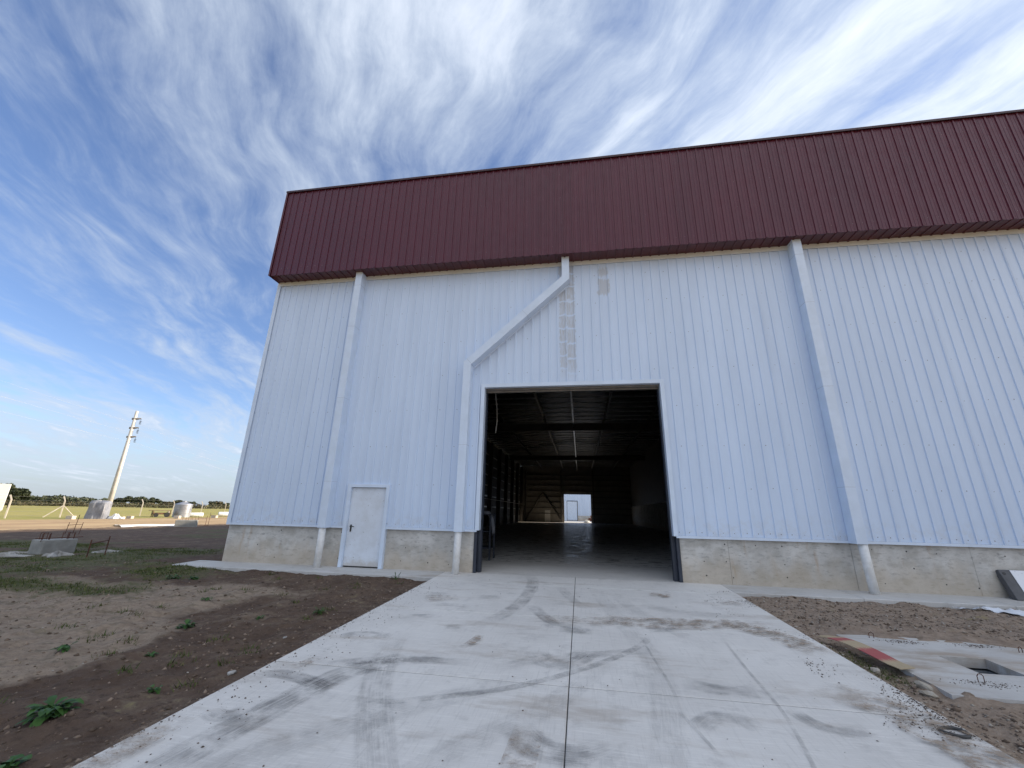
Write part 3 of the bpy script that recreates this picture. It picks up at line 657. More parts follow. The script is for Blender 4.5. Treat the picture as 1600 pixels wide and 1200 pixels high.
# downspouts: box section ducts of white sheet running into round pvc pipes
def duct(path, wd=0.22, y0=YS-0.026, dp=0.30):
    mb = MB(); V_ = []
    for i, (x, z) in enumerate(path):
        d0 = Vector((path[i][0]-path[i-1][0], path[i][1]-path[i-1][1])).normalized() if i else None
        d1 = Vector((path[i+1][0]-path[i][0], path[i+1][1]-path[i][1])).normalized() if i < len(path)-1 else None
        d0 = d0 or d1; d1 = d1 or d0
        n0 = Vector((-d0.y, d0.x)); n1 = Vector((-d1.y, d1.x)); nn = (n0+n1).normalized(); k = wd/2/max(0.3, nn.dot(n0))
        for s, yy in ((-1, y0), (1, y0), (1, y0-dp), (-1, y0-dp)): V_.append((x+nn.x*k*s, yy, z+nn.y*k*s))
    fs = []
    for i in range(len(path)-1):
        for k in range(4): fs.append((i*4+k, i*4+(k+1) % 4, (i+1)*4+(k+1) % 4, (i+1)*4+k))
    n_ = len(path)-1; fs += [(3,2,1,0), (n_*4, n_*4+1, n_*4+2, n_*4+3)]
    mb.add(V_, fs); o = mb.build('downspout', MTRIM, WH)
    bv = o.modifiers.new('bevel', 'BEVEL'); bv.width = 0.006; bv.segments = 2; bv.limit_method = 'ANGLE'
    return o
def seam(o, x, z, wd=0.22, ang=0.0):
    mb = MB(); R = Matrix.Translation((x, 0, z)) @ Matrix.Rotation(ang, 4, 'Y')
    mb.box(-wd/2-0.003, wd/2+0.003, YS-0.026-0.302, YS-0.03, -0.005, 0.0)
    mb.v = [tuple(R @ Vector(q_)) for q_ in mb.v]; mb.build('seam_band', MSEAM, o)
def flange(path, o, wd=0.24):
    pass
def pipe(x, top=1.0, lean=0.0, r=0.09):
    MB().tube([(x, YS-0.22, top+0.03), (x+lean*0.4, YS-0.22, 0.5), (x+lean, YS-0.23, -0.03)], r, 20).build('drain_pipe', MPVC, WH, True)
for (x, pl, ln) in ((-6.87, -6.88, 0.0), (6.07, 6.12, 0.03)):
    o = duct([(x, ZT+0.03), (x, ZB-0.06)])
    for zs in (8.35, 6.9, 4.6, 2.2): seam(o, x, zs)
    pipe(pl, 1.0, ln)
o = duct([(-0.24, ZT+0.03), (-0.24, 8.12), (-3.08, 5.54), (-3.08, ZB-0.06)])
ang = -math.atan2(2.84, 2.58)
for s in (0.42, 0.98): seam(o, -0.24-2.84*s, 8.12-2.58*s, 0.22, -ang)
seam(o, -3.08, 3.2)
pipe(-3.09, 1.0, -0.02)
# strip under the slanting duct
dx, dz = -2.84, -2.58; L_ = math.hypot(dx, dz); nx_, nz_ = -dz/L_, dx/L_
mb = MB(); wv = []
for (s, k) in ((0.0, 0.112), (1.0, 0.112), (1.0, 0.155), (0.0, 0.155)):
    wv.append((-0.24+dx*s+nx_*k, YS-0.036, 8.12+dz*s+nz_*k))
mb.add(wv + [(a, YS-0.031, c_) for a, b_, c_ in wv], [(0,1,2,3), (0,4,5,1), (1,5,6,2), (2,6,7,3), (3,7,4,0)]); mb.build('duct_flashing', MTRIM, WH)

# doorway trim: white casing, navy steel channels behind it
tw = 0.105
MB().box(BD[0]-tw, BD[0], YS-0.048, YS-0.040, ZB-0.02, BD[2]+tw).box(BD[0]-0.008, BD[0], YS-0.039, 0.10, ZB-0.02, BD[2]).build('door_casing', MTRIM, WH)
MB().box(BD[1], BD[1]+tw, YS-0.048, YS-0.040, ZB-0.02, BD[2]+tw).box(BD[1], BD[1]+0.008, YS-0.039, 0.10, ZB-0.02, BD[2]).build('door_casing', MTRIM, WH)
MB().box(BD[0], BD[1], YS-0.047, YS-0.041, BD[2], BD[2]+tw).box(BD[0], BD[1], YS-0.040, 0.03, BD[2]-0.005, BD[2]+0.003).build('door_casing', MTRIM, WH)
MB().box(BD[0]+0.01, BD[1]-0.01, 0.05, 0.17, BD[2]-0.045, BD[2]-0.006).box(BD[0]+0.01, BD[1]-0.01, 0.171, 0.19, BD[2]-0.09, BD[2]-0.006).build('door_lintel', MBRKT, WH)
for s, xb in ((1, BD[0]), (-1, BD[1])):
    mb = MB(); q0, q1 = sorted((xb-s*0.135, xb-s*0.06)); mb.box(q0, q1, -0.02, 0.14, 0.002, BD[2]-0.01)
    q0, q1 = sorted((xb-s*0.055, xb+s*0.035)); mb.box(q0, q1, 0.105, 0.26, 0.002, BD[2]-0.11); mb.build('door_jamb', MNAVY, WH)
# small door
dr_ = MB().cbox(SD[0], SD[1], -0.035, 0.012, 0.035, SD[2]-0.01, 0.003).build('entrance_door', MDOOR, WH)
hz = 1.02; hx = SD[0]+0.10
MB().cbox(hx-0.022, hx+0.022, -0.050, -0.0365, hz-0.13, hz+0.05, 0.004).tube([(hx, -0.05, hz+0.01), (hx, -0.10, hz+0.01), (hx+0.12, -0.10, hz+0.005)], 0.011, 8).tube([(hx, -0.05, hz-0.08), (hx, -0.066, hz-0.08)], 0.016, 10).build('handle', MBLACK, dr_)
MB().box(SD[0]+0.02, SD[1]-0.02, -0.01, 0.02, 0.006, 0.034).build('threshold_gap', MBLACK, dr_)
for zq in (0.35, 1.05, 1.75): MB().tube([(SD[1]-0.004, -0.045, zq-0.05), (SD[1]-0.004, -0.045, zq+0.05)], 0.009, 8).build('hinge', MTRIM, dr_)
MB().box(SD[0]-0.10, SD[0]-0.004, -0.115, 0.01, 0.0, SD[2]+0.09).build('door_frame', MTRIM, WH)
MB().box(SD[1]+0.004, SD[1]+0.10, -0.115, 0.01, 0.0, SD[2]+0.09).build('door_frame', MTRIM, WH)
MB().box(SD[0]-0.003, SD[1]+0.003, -0.113, 0.01, SD[2], SD[2]+0.088).build('door_frame', MTRIM, WH)

# shell seen from inside and from the sides: lining, side walls, roof, rear wall
XI0, XI1 = -9.1, 8.2
def lining(fn, n, mat, name): MB().sheet(range(n), [0, 1], fn).build(name, mat, WH)
pr = profile(0.0, YB, pitch=0.5, h=0.03)
lining(lambda i, j: (XL-0.02-pr[i][1], pr[i][0]+0.1, 1.0 if j == 0 else 8.95), len(pr), MW, 'side_wall')
MB().box(XL, XL+0.2, 0.2, YB, -0.2, 1.0).build('side_plinth', MCON, WH)
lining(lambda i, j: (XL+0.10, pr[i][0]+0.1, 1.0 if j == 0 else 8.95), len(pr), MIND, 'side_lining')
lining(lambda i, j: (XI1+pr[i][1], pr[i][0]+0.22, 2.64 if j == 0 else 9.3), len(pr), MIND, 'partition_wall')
MB().box(XI1-0.05, XI1+0.12, 0.22, YB, 0.004, 2.62).build('partition_plinth', MCON, WH)
# front wall lining (back side of the facade, indoor shade in its colour)
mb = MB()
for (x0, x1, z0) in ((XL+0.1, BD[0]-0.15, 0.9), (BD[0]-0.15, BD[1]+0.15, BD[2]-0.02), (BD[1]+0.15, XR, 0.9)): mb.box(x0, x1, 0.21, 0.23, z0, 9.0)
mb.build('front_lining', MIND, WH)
# gable roof of this nave and its neighbour
pr2 = profile(0.0, YB, pitch=0.5, h=0.03)
for (xa, xm, xb) in ((XL-0.1, -0.4, 8.2), (8.2, 17.2, XR)):
    for (x0, z0, x1, z1) in ((xa, 9.0, xm, 9.9), (xm, 9.9, xb, 9.0)):
        MB().sheet(range(len(pr2)), [0, 1], lambda i, j: (x0 if j == 0 else x1, pr2[i][0]+0.45, (z0 if j == 0 else z1)+pr2[i][1])).build('roof_sheet', MROOF, WH)
lining(lambda i, j: (XR, pr[i][0]+0.1, -0.2 if j == 0 else 8.95), len(pr), MW, 'side_wall')
# rear wall with its doorway
BK = (-2.60, 1.76, 4.45)
mb = MB(); mb.box(XL+0.11, BK[0], YB, YB+0.15, -0.1, 9.0).box(BK[1], XR, YB, YB+0.15, -0.1, 9.0).box(BK[0], BK[1], YB, YB+0.15, BK[2], 9.0)
mb.build('rear_wall', MINW, WH)
mb = MB(); mb.add([(XL, YB+0.1, 9.0), (8.2, YB+0.1, 9.0), (-0.4, YB+0.1, 9.9)], [(0,1,2)]).add([(8.2, YB+0.1, 9.0), (XR, YB+0.1, 9.0), (17.2, YB+0.1, 9.9)], [(0,1,2)])
mb.build('rear_gable', MINW, WH)
for zq in (1.3, 2.2, 3.1, 3.95, 4.9, 5.8, 6.7, 7.5):
    for (x0, x1) in (((XI0, -2.75), (1.95, XI1)) if zq < 4.5 else ((XI0, XI1),)):
        MB().box(x0, x1, YB-0.13, YB-0.005, zq, zq+0.10).build('girt', MDARK, WH)
for xq in (-3.05, 2.2, -9.0): MB().box(xq-0.12, xq+0.12, YB-0.40, YB-0.14, 0.004, 8.3).build('column', MDARK, WH)
for (x0, x1) in ((-8.88, -6.15), (-6.15, -3.2)):
    a = Vector((x0, YB-0.2, 0.5 if x0 < -8 else 4.7)); c_ = Vector((x1, YB-0.2, 4.7 if x0 < -8 else 0.5))
    MB().tube([a, c_], 0.11, 6).build('brace', MDARK, WH)
for (a, c_) in (((-9.0, 5.0), (-3.2, 8.0)), ((-9.0, 8.0), (-3.2, 5.0))): MB().tube([(a[0], YB-0.25, a[1]), (c_[0], YB-0.25, c_[1])], 0.025, 6).build('brace_rod', MDARK, WH)
MB().box(-5.80, -4.88, YB-0.03, YB-0.002, 0.05, 1.85).build('rear_door', MPVC, WH)
# frames: columns down the left wall, girders, longitudinal members, roof purlins
for yq in np.arange(3.0, 59, 4.9):
    MB().box(XI0-0.45, XI0-0.43, yq-0.15, yq+0.15, 0.004, 8.6).box(XI0-0.43, XI0, yq-0.012, yq+0.012, 0.004, 8.6).box(XI0, XI0+0.02, yq-0.15, yq+0.15, 0.004, 8.6).build('column', MDARK, WH)
for zq in (1.9, 3.0, 4.1, 5.2, 6.3, 7.4): MB().box(XL+0.12, XL+0.22, 0.5, YB-0.5, zq, zq+0.12).build('girt', MGALV, WH)
for yq in (2.6, 22.8, 43.0):
    MB().box(XI0, XI1, yq-0.14, yq+0.14, 8.02, 8.05).box(XI0, XI1, yq-0.012, yq+0.012, 8.05, 8.58).box(XI0, XI1, yq-0.14, yq+0.14, 8.58, 8.61).build('girder', MDARK, WH)
for xq in (-6.25, -2.65, 2.1, 5.6): MB().box(xq-0.06, xq+0.06, 0.6, YB-0.5, 8.62, 8.86).build('longitudinal_beam', MGALV if abs(xq) < 3 else MDARK, WH)
MB().box(-0.40, -0.30, 1.0, YB-0.5, 8.34, 8.46).build('ridge_rail', MGALV, WH)
for k, yq in enumerate(np.arange(1.6, 59.5, 1.42)): MB().box(XI0-0.5, XI1, yq-0.03, yq+0.03, 8.87, 8.97).build('purlin', MGALV, WH)
MB().tube([(-9.0, 1.0, 2.66), (-9.0, 58.5, 2.66)], 0.03, 6).build('conduit', MGALV, WH)
MB().tube([(8.1, 1.0, 2.66), (8.1, 58.5, 2.66)], 0.03, 6).build('conduit', MGALV, WH)
for sx in (-1,):
    for k in range(5): MB().tube([(XI0+0.2, 44+3.0*k, 8.4), (XI0+3.2, 45.5+3.0*k, 8.5)], 0.02, 5).build('brace_rod', MDARK, WH)

# ------------------------------------------------------------------ inside the doorway
hc = MB().tube([(-2.90, 3.0, 8.9), (-2.88, 3.0, 6.2), (-2.93, 3.0, 5.6), (-2.86, 3.02, 5.0), (-2.84, 3.0, 4.6), (-2.88, 3.0, 4.15)], 0.018, 6).build('hanging_cable', MPVC, None, True)
tag(hc, 'pale loose cable hanging inside the left of the big doorway', 'cable')
rk = thing('rack', 'dark steel rack just inside the doorway, under a pale cloth', 'rack', (-3.12, 3.1, 0.004))
for sx in (-0.22, 0.22):
    for sy in (-0.35, 0.35): MB().box(sx-0.025, sx+0.025, sy-0.025, sy+0.025, 0, 1.42).build('leg', MNAVY, rk)
for zq in (0.35, 0.85, 1.38): MB().box(-0.25, 0.25, -0.40, 0.40, zq, zq+0.03).build('shelf', MNAVY, rk)
def cloth_fn(i, j):
    s = i/14; a = (j/12-0.5)
    x = -0.30+0.60*s; top = 1.45 + 0.05*math.sin(3*a+1)
    if s < 0.25: z = top - (0.25-s)*0.6
    elif s < 0.6: z = top
    else: z = top - (s-0.6)*1.75
    x2 = x if s < 0.6 else 0.06+0.22*(1-math.exp(-(s-0.6)*8)) + 0.02*math.sin(9*a)
    return (x2, a*0.62*(1-0.2*max(0, s-0.6)) + 0.015*math.sin(20*s), z)
cl_ = MB().sheet(range(15), range(13), cloth_fn).build('draped_cloth', MTARP, None, True, (-3.12, 3.1, 0.004))
md = cl_.modifiers.new('solid', 'SOLIDIFY'); md.thickness = 0.008
tag(cl_, 'pale cloth draped over the rack inside the left jamb', 'cloth')

# ------------------------------------------------------------------ behind the far doorway
NB = thing('warehouse', 'white warehouse wall with a tall closed door, seen through the far doorway', 'building', (0, 78, 0))
pr = profile(-14, 24, pitch=0.5)
MB().sheet(range(len(pr)), [0, 1], lambda i, j: (pr[i][0], -pr[i][1], 1.0 if j == 0 else 7.2)).build('wall_sheet', MW, NB)
MB().box(-0.52, 24, 0.0, 0.2, -0.1, 1.0).build('plinth_wall', MCON, NB); MB().box(-14, -3.15, 0.0, 0.2, -0.1, 1.0).build('plinth_wall', MCON, NB)
MB().box(-14, 24, 0.2, 14, -0.1, 7.1).build('body', MTRIM, NB)
MB().box(-2.66, -0.62, -0.09, -0.05, 0.15, 3.80).build('tall_door', MTRIM, NB)
MB().box(-2.72, -2.665, -0.13, -0.04, 0.0, 3.92).box(-0.615, -0.52, -0.13, -0.04, 0.0, 3.92).box(-2.664, -0.616, -0.13, -0.04, 3.81, 3.92).build('door_frame', MNAVY, NB)
MB().box(-3.2, -2.73, -0.14, -0.05, 0.0, 3.95).build('door_casing', MTRIM, NB)
def rubble(name, label, loc, sx, sy, sz, mat, n, seed, cat='rubble', size=0.2):
    rr = random.Random(seed); mb = MB()
    for _ in range(n):
        a = rr.uniform(0, 6.28); r = math.sqrt(rr.random()); h = (1-r)*sz*rr.uniform(0.2, 1)
        R = Matrix.Translation((r*math.cos(a)*sx, r*math.sin(a)*sy, h)) @ Matrix.Rotation(rr.uniform(0, 3), 4, (rr.random(), rr.random(), rr.random()+0.01)) 
        s = size*rr.uniform(0.5, 1.3); mb.cbox(-s, s, -s*0.7, s*0.7, -s*0.5, s*0.5, s*0.2, R)
    o = mb.build(name, mat, None, False, loc); return tag(o, label, cat)
rubble('rubble_heap', 'reddish brick rubble heap against the far white building', (2.2, 76.9, 0.05), 0.75, 0.6, 1.1, MBRICK, 60, 3)
rubble('rubble_heap', 'bright sunlit white rubble just outside the far doorway', (1.05, 62.4, 0.02), 0.5, 0.5, 0.42, MWHITE, 30, 4, 'rubble', 0.16)

# ------------------------------------------------------------------ loose ground cover
def scatter_stones(name, pts, smin, smax, mat, kind='stuff', flat=0.6, power=2.5):
    n = len(pts); base = np.array([(1,0,0),(-1,0,0),(0,1,0),(0,-1,0),(0,0,1),(0,0,-0.6)], float)
    tri = np.array([(0,2,4),(2,1,4),(1,3,4),(3,0,4),(2,0,5),(1,2,5),(3,1,5),(0,3,5)])
    s = smin + (smax-smin)*rng.random(n)**power
    Vb = base[None]*(0.65+0.7*rng.random((n, 6, 1)))
    Vb = Vb*np.stack([np.ones(n), 0.6+0.5*rng.random(n), flat*(0.6+0.6*rng.random(n))], -1)[:, None]
    a = rng.random(n)*6.283; tl = (rng.random(n)-0.5)*0.9; ca, sa = np.cos(a), np.sin(a)
    x = Vb[..., 0]; z = Vb[..., 2] + x*tl[:, None]*0.5; y = Vb[..., 1]
    W = np.stack([x*ca[:, None]-y*sa[:, None], x*sa[:, None]+y*ca[:, None], z], -1)*s[:, None, None] + pts[:, None]
    Fq = (tri[None]+np.arange(n)[:, None, None]*6).reshape(-1, 3)
    return tag(np_mesh(name, W.reshape(-1, 3), Fq, mat), 'loose ' + name.replace('_', ' ') + ' on the ground', 'stones', kind=kind)
def on_ground(x, y, lift=0.0): return np.stack([x, y, ground_z(x, y)+lift], -1)
def keep(x, y):
    k = ~((x > DL-0.02) & (x < DR+0.02)) & ~((y > -0.88) & (x > -10.8)) & ~((x > 3.6) & (x < 6.6) & (y > -5.6) & (y < -3.1))
    return k
n = 34000; x = DR+0.02+rng.random(n)**1.15*9.0; y = -9.0+rng.random(n)*8.1; k = keep(x, y); x, y = x[k], y[k]
o = scatter_stones('gravel', on_ground(x, y, 0.002), 0.003, 0.026, MPEB, power=4.5); o['label'] = 'brown stony gravel covering the spoil right of the drive'; o['category'] = 'gravel'
n = 16000; x = DR+0.02+rng.random(n)*8.0; y = -9.0+rng.random(n)*8.1; k = keep(x, y); x, y = x[k], y[k]
o = scatter_stones('earth_clods', on_ground(x, y, 0.0), 0.005, 0.036, MCLOD, flat=0.7, power=3.5); o['label'] = 'dark earth clods mixed into the gravel right of the drive'; o['category'] = 'soil'
n = 6000; x = DL-0.02-rng.random(n)**1.6*11.0; y = -9.5+rng.random(n)*9.2; k = keep(x, y); x, y = x[k], y[k]
o = scatter_stones('soil_clods', on_ground(x, y, 0.0), 0.006, 0.04, MCLOD, flat=0.7, power=3.5); o['label'] = 'small dark soil clods scattered over the left yard'; o['category'] = 'soil'
n = 800; x = DL-0.02-rng.random(n)**1.3*8.0; y = -9.5+rng.random(n)*9.0; k = keep(x, y); x, y = x[k], y[k]
o = scatter_stones('pebbles', on_ground(x, y, 0.003), 0.003, 0.018, MPEB, power=4.0); o['label'] = 'pale pebbles strewn over the dark soil left of the drive'; o['category'] = 'pebbles'
# crumbs of earth carried onto the concrete, thickest along the right edge
def drivepts(x, y): return np.stack([x, y, SL*y+0.003], -1)
n = 15000; q_ = rng.random(n)**1.9; y = -8.4+rng.random(n)*7.6; x = DR-0.02-q_*1.1*(0.25+np.clip(fbm(np.full(n, 2.0), y, 0.9, 3, 60)+0.5, 0, 1)); 
dens = fbm(x, y, 1.6, 4, 61); k = dens+rng.random(n)*0.4 > 0.27; x, y = x[k], y[k]
n2_ = 1600; y2 = -8.8+rng.random(n2_)*7.5; x2 = DL+0.02+rng.random(n2_)**2.2*0.7; n3_ = 380; x3 = DL+0.1+rng.random(n3_)*6.4; y3 = -8.6+rng.random(n3_)*8.2
X_ = np.concatenate([x, x2, x3]); Y2 = np.concatenate([y, y2, y3])
o = scatter_stones('earth_crumbs', drivepts(X_, Y2), 0.0015, 0.012, MCRUMB, power=5.0); o['label'] = 'dark crumbs of earth scattered along the edges of the drive'; o['category'] = 'soil'

# grass: thin blades in clumps
def grass(name, x, y, hmin, hmax, mat, label, wd=0.006):
    n = len(x); h = hmin+(hmax-hmin)*rng.random(n)**2; a = rng.random(n)*6.283; ln = h*(0.3+0.9*rng.random(n)); wv = wd*(0.6+rng.random(n))
    p0 = on_ground(x, y, -0.004); sx, sy = np.cos(a), np.sin(a)
    A = p0 + np.stack([-sy*wv, sx*wv, 0*h], -1); B = p0 + np.stack([sy*wv, -sx*wv, 0*h], -1); T = p0 + np.stack([sx*ln, sy*ln, h], -1)
    V_ = np.stack([A, B, T], 1).reshape(-1, 3); Fq = np.arange(3*n).reshape(-1, 3)
    return tag(np_mesh(name, V_, Fq, mat), label, 'grass', kind='stuff')
n = 420000; x = -3.6-rng.random(n)**0.9*20; y = -9.5+rng.random(n)*14.0; z_ = zones(x, y)['turf']
pr_ = np.clip(z_-0.30, 0, 1)*1.6*np.clip(0.45+1.6*fbm(x, y, 1.5, 3, 70), 0, 1); k = (rng.random(n) < pr_) & keep(x, y); x, y = x[k], y[k]
grass('grass', x, y, 0.015, 0.075, MGRASS, 'thin patchy grass on the shaded yard left of the drive')
n = 60; cxs = -4.0-rng.random(n)**1.2*9; cys = -8.5+rng.random(n)*7.5
x = np.repeat(cxs, 34)+rng.normal(0, 0.07, n*34); y = np.repeat(cys, 34)+rng.normal(0, 0.05, n*34); k = keep(x, y)
grass('grass_tufts', x[k], y[k], 0.02, 0.09, MGRASS, 'stray grass tufts dotted over the bare soil left of the drive')
n = 16000; x = -3.7-rng.random(n)*10.5; y = -9.3+rng.random(n)*8.2; k = keep(x, y) & (rng.random(n) < np.clip(0.35+1.3*fbm(x, y, 1.2, 3, 71), 0.02, 1)); x, y = x[k], y[k]
grass('dry_grass', x, y, 0.006, 0.03, MDRY, 'sparse dry stubble over the pale bare soil of the yard', 0.004)
n = 2600; x = 3.22+rng.random(n)*0.42; y = -6.0+rng.random(n)*2.6; k = (rng.random(n) < zones(x, y)['turf']*1.3) & (x < 3.6)
grass('verge_grass', x[k], y[k], 0.01, 0.04, MGRASS, 'low mossy grass in the gap between drive and cover slab')

# leafy weeds, each one a plant
def leaf(mb, base, d, up, L, wd, droop, fold=0.25):
    d = Vector(d).normalized(); side = d.cross(Vector((0,0,1))).normalized(); pts = []
    for s, ww_ in ((0.0, 0.08), (0.3, 0.8), (0.62, 1.0), (0.86, 0.6), (1.0, 0.02)):
        c0 = Vector(base) + d*(L*s) + Vector((0, 0, up*s*L - droop*L*s*s))
        pts.append((c0 - side*wd*ww_/2 + Vector((0,0,fold*wd*ww_*0.5)), c0, c0 + side*wd*ww_/2 + Vector((0,0,fold*wd*ww_*0.5))))
    vs_ = [q_ for r in pts for q_ in r]; fs = []
    for i in range(4): fs += [(i*3, i*3+1, i*3+4, i*3+3), (i*3+1, i*3+2, i*3+5, i*3+4)]
    mb.add(vs_, fs)
def weed(x, y, R, n, wd, label, seed, group=None, up=0.9):
    rr = random.Random(seed); t_ = thing('weed', label, 'weed', (x, y, gz(x, y)-0.005), 0, group)
    lm = MB(); sm_ = MB()
    for i in range(n):
        a = rr.uniform(0, 6.28); L = R*rr.uniform(0.45, 1.0); ro = R*rr.uniform(0, 0.45); b0 = (ro*math.cos(a), ro*math.sin(a), R*rr.uniform(0.05, 0.45))
        a2 = a + rr.uniform(-0.7, 0.7)
        leaf(lm, b0, (math.cos(a2), math.sin(a2), 0), rr.uniform(0.25, 1.0)*up, L*0.75, wd*rr.uniform(0.6, 1.2), rr.uniform(0.3, 0.9))
        sm_.tube([(0, 0, 0), (b0[0]*0.5, b0[1]*0.5, b0[2]*0.6), b0], 0.0025, 4)
    lm.build('leaves', MWEED, t_, True); sm_.build('stems', MWEED, t_)
wd_ = [(-5.87, -4.96, 0.17, 34, 0.055, 'bushy bright green weed alone on the pale soil of the yard'),
       (-4.60, -7.46, 0.20, 56, 0.06, 'broad-leaved green weed on the dark soil, largest in the yard'),
       (-4.36, -3.95, 0.13, 26, 0.03, 'small spiky weed beside the upper edge of the driveway'),
       (-6.36, -6.16, 0.11, 24, 0.04, 'low round green weed at the far left of the pale soil'),
       (-5.24, -6.01, 0.08, 16, 0.035, 'tiny green weed where pale soil meets dark soil'),
       (-6.84, -3.64, 0.12, 24, 0.035, 'bright green weed on bare ground behind the bushy weed'),
       (-5.15, -4.34, 0.10, 18, 0.03, 'small yellow green weed between the bushy weed and the drive'),
       (-9.34, -2.02, 0.16, 26, 0.05, 'dark green weed in the grass, left of a pair near the path'),
       (-8.9, -1.92, 0.14, 26, 0.05, 'dark green weed in the grass, right of a pair near the path'),
       (-4.25, -6.85, 0.10, 14, 0.05, 'wilted flat weed right beside the edge of the drive'),
       (-4.05, -8.05, 0.14, 16, 0.07, 'dark leafy weed at the bottom left corner'),
       (-4.35, -0.98, 0.14, 18, 0.025, 'thin upright weed against the front of the path by the drive')]
for i, a in enumerate(wd_): weed(*a, seed=100+i, up=1.6 if i == 11 else 0.9)

# ------------------------------------------------------------------ right of the drive
CS = thing('cover_slab', 'pale concrete pit cover slab with a square hole beside the drive', 'concrete slab', (0, 0, 0))
def slab_z(y): return SL*y - 0.045
outer = [(3.70, -3.45), (3.73, -4.2), (3.70, -5.44), (5.2, -5.46), (6.4, -5.40), (6.42, -3.75), (5.3, -3.42), (4.25, -3.36)]
hole = [(PIT[0], PIT[3]), (PIT[0]+0.02, PIT[2]), (PIT[1]-0.02, PIT[2]), (PIT[1], PIT[3])]
bm = bmesh.new()
ov = [bm.verts.new((a, c_, slab_z(c_))) for a, c_ in outer]; hv = [bm.verts.new((a, c_, slab_z(c_))) for a, c_ in hole]
ed = [bm.edges.new((ov[i], ov[(i+1) % len(ov)])) for i in range(len(ov))] + [bm.edges.new((hv[i], hv[(i+1) % 4])) for i in range(4)]
bmesh.ops.triangle_fill(bm, use_beauty=True, edges=ed)
for f in list(bm.faces):
    c0 = f.calc_center_median()
    if PIT[0]+0.03 < c0.x < PIT[1]-0.03 and PIT[2]+0.02 < c0.y < PIT[3]-0.02: bm.faces.remove(f)
for f in bm.faces:
    if f.normal.z < 0: f.normal_flip()
ext = bmesh.ops.extrude_face_region(bm, geom=list(bm.faces))
for q_ in ext['geom']:
    if isinstance(q_, bmesh.types.BMVert): q_.co.z -= 0.11
bmesh.ops.recalc_face_normals(bm, faces=bm.faces)
me = bpy.data.meshes.new('top_slab'); bm.to_mesh(me); bm.free(); o = bpy.data.objects.new('top_slab', me); C.objects.link(o); me.materials.append(MSLAB); o.parent = CS
wz = slab_z(-4.4)-0.13
mb = MB(); a0, a1, c0, c1 = PIT
mb.box(a0-0.10, a0+0.0, c0-0.1, c1+0.1, wz-0.75, wz).box(a1, a1+0.10, c0-0.1, c1+0.1, wz-0.75, wz).box(a0+0.001, a1-0.001, c0-0.1, c0, wz-0.75, wz).box(a0+0.001, a1-0.001, c1, c1+0.1, wz-0.75, wz).build('pit_wall', MPIT, CS)
MB().box(a0, a1, c0, c1, wz-0.76, wz-0.70).build('pit_floor', MBLACK, CS)
MB().box(4.86, 4.98, c1-0.02, c1-0.001, wz-0.10, wz-0.04).build('pipe_knockout', MBLACK, CS)
zl = slab_z(-5.0)
MB().tube([(4.27, -5.02, zl-0.02), (4.27, -5.02, zl+0.06), (4.283, -5.02, zl+0.078), (4.30, -5.02, zl+0.083), (4.317, -5.02, zl+0.078), (4.33, -5.02, zl+0.06), (4.33, -5.02, zl-0.02)], 0.0045, 6).build('lifting_loop', MRUST, CS, True)
zl = slab_z(-3.6)
MB().tube([(5.72, -3.78, zl-0.02), (5.72, -3.78, zl+0.05), (5.74, -3.78, zl+0.065), (5.76, -3.78, zl+0.05), (5.76, -3.78, zl-0.02)], 0.0045, 6).build('lifting_loop', MRUST, CS, True)
MB().tube([(4.10, -3.52, zl-0.02), (4.10, -3.52, zl+0.06), (4.13, -3.52, zl+0.08), (4.16, -3.52, zl+0.06), (4.16, -3.52, zl-0.02)], 0.005, 6).build('lifting_loop', MRUST, CS, True)
# earth lying on the slab
n = 900; cc = rng.integers(0, 3, n); ctr = np.array([(4.35, -5.06), (4.45, -3.62), (5.4, -3.6)])[cc]; x = ctr[:, 0]+rng.normal(0, 0.16, n); y = ctr[:, 1]+rng.normal(0, 0.05, n)
k = (x > 3.75) & (y < -3.52) & (y > -5.4); x, y = x[k], y[k]
o = scatter_stones('slab_crumbs', np.stack([x, y, slab_z(y)+0.002], -1), 0.002, 0.012, MCRUMB, power=3); o['label'] = 'reddish earth crumbs lying on the pit cover slab'; o['category'] = 'soil'

# bowed strip of plywood with two red paint patches
p0, p1 = Vector((3.44, -3.66, 0)), Vector((3.70, -4.86, 0)); ax = (p1-p0); nn = Vector((-ax.y, ax.x, 0)).normalized()
mb = MB(); NU, NV = 25, 5; V_ = []; U_ = []
for side in (0, 1):
    for i in range(NU):
        for j in range(NV):
            s = i/(NU-1); w_ = 0.13*(1-0.3*s); c0 = p0 + ax*s + nn*(j/(NV-1)-0.5)*w_*2 + nn*0.02*math.sin(s*3)
            if s < 0.12: c0 -= ax*0.0
            base_z = SL*c0.y - 0.075
            arch = 0.055*math.sin(math.pi*min(1, s*1.15))**1.2 + 0.03*math.sin(s*7+1)*0.3
            tip = -0.03 if s > 0.9 else 0
            rnd = 0.0 if s > 0.1 else (0.1-s)*10
            if abs(j/(NV-1)-0.5) > 0.3 and rnd > 0: c0 += ax*0.04*rnd
            V_.append((c0.x, c0.y, base_z + arch + (0.0 if side else 0.009) + 0.012*(j/(NV-1))*s + 0.045)); U_.append((s, j/(NV-1)))
fs = []; o2 = NU*NV
for i in range(NU-1):
    for j in range(NV-1):
        a = i*NV+j; fs += [(a, a+NV, a+NV+1, a+1), (o2+a, o2+a+1, o2+a+NV+1, o2+a+NV)]
rim = [i*NV for i in range(NU)] + [(NU-1)*NV+j for j in range(1, NV)] + [i*NV+NV-1 for i in range(NU-2, -1, -1)] + [j for j in range(NV-2, 0, -1)]
for a, c_ in zip(rim, rim[1:]+rim[:1]): fs.append((a, c_, o2+c_, o2+a))
mb.add(V_, fs)
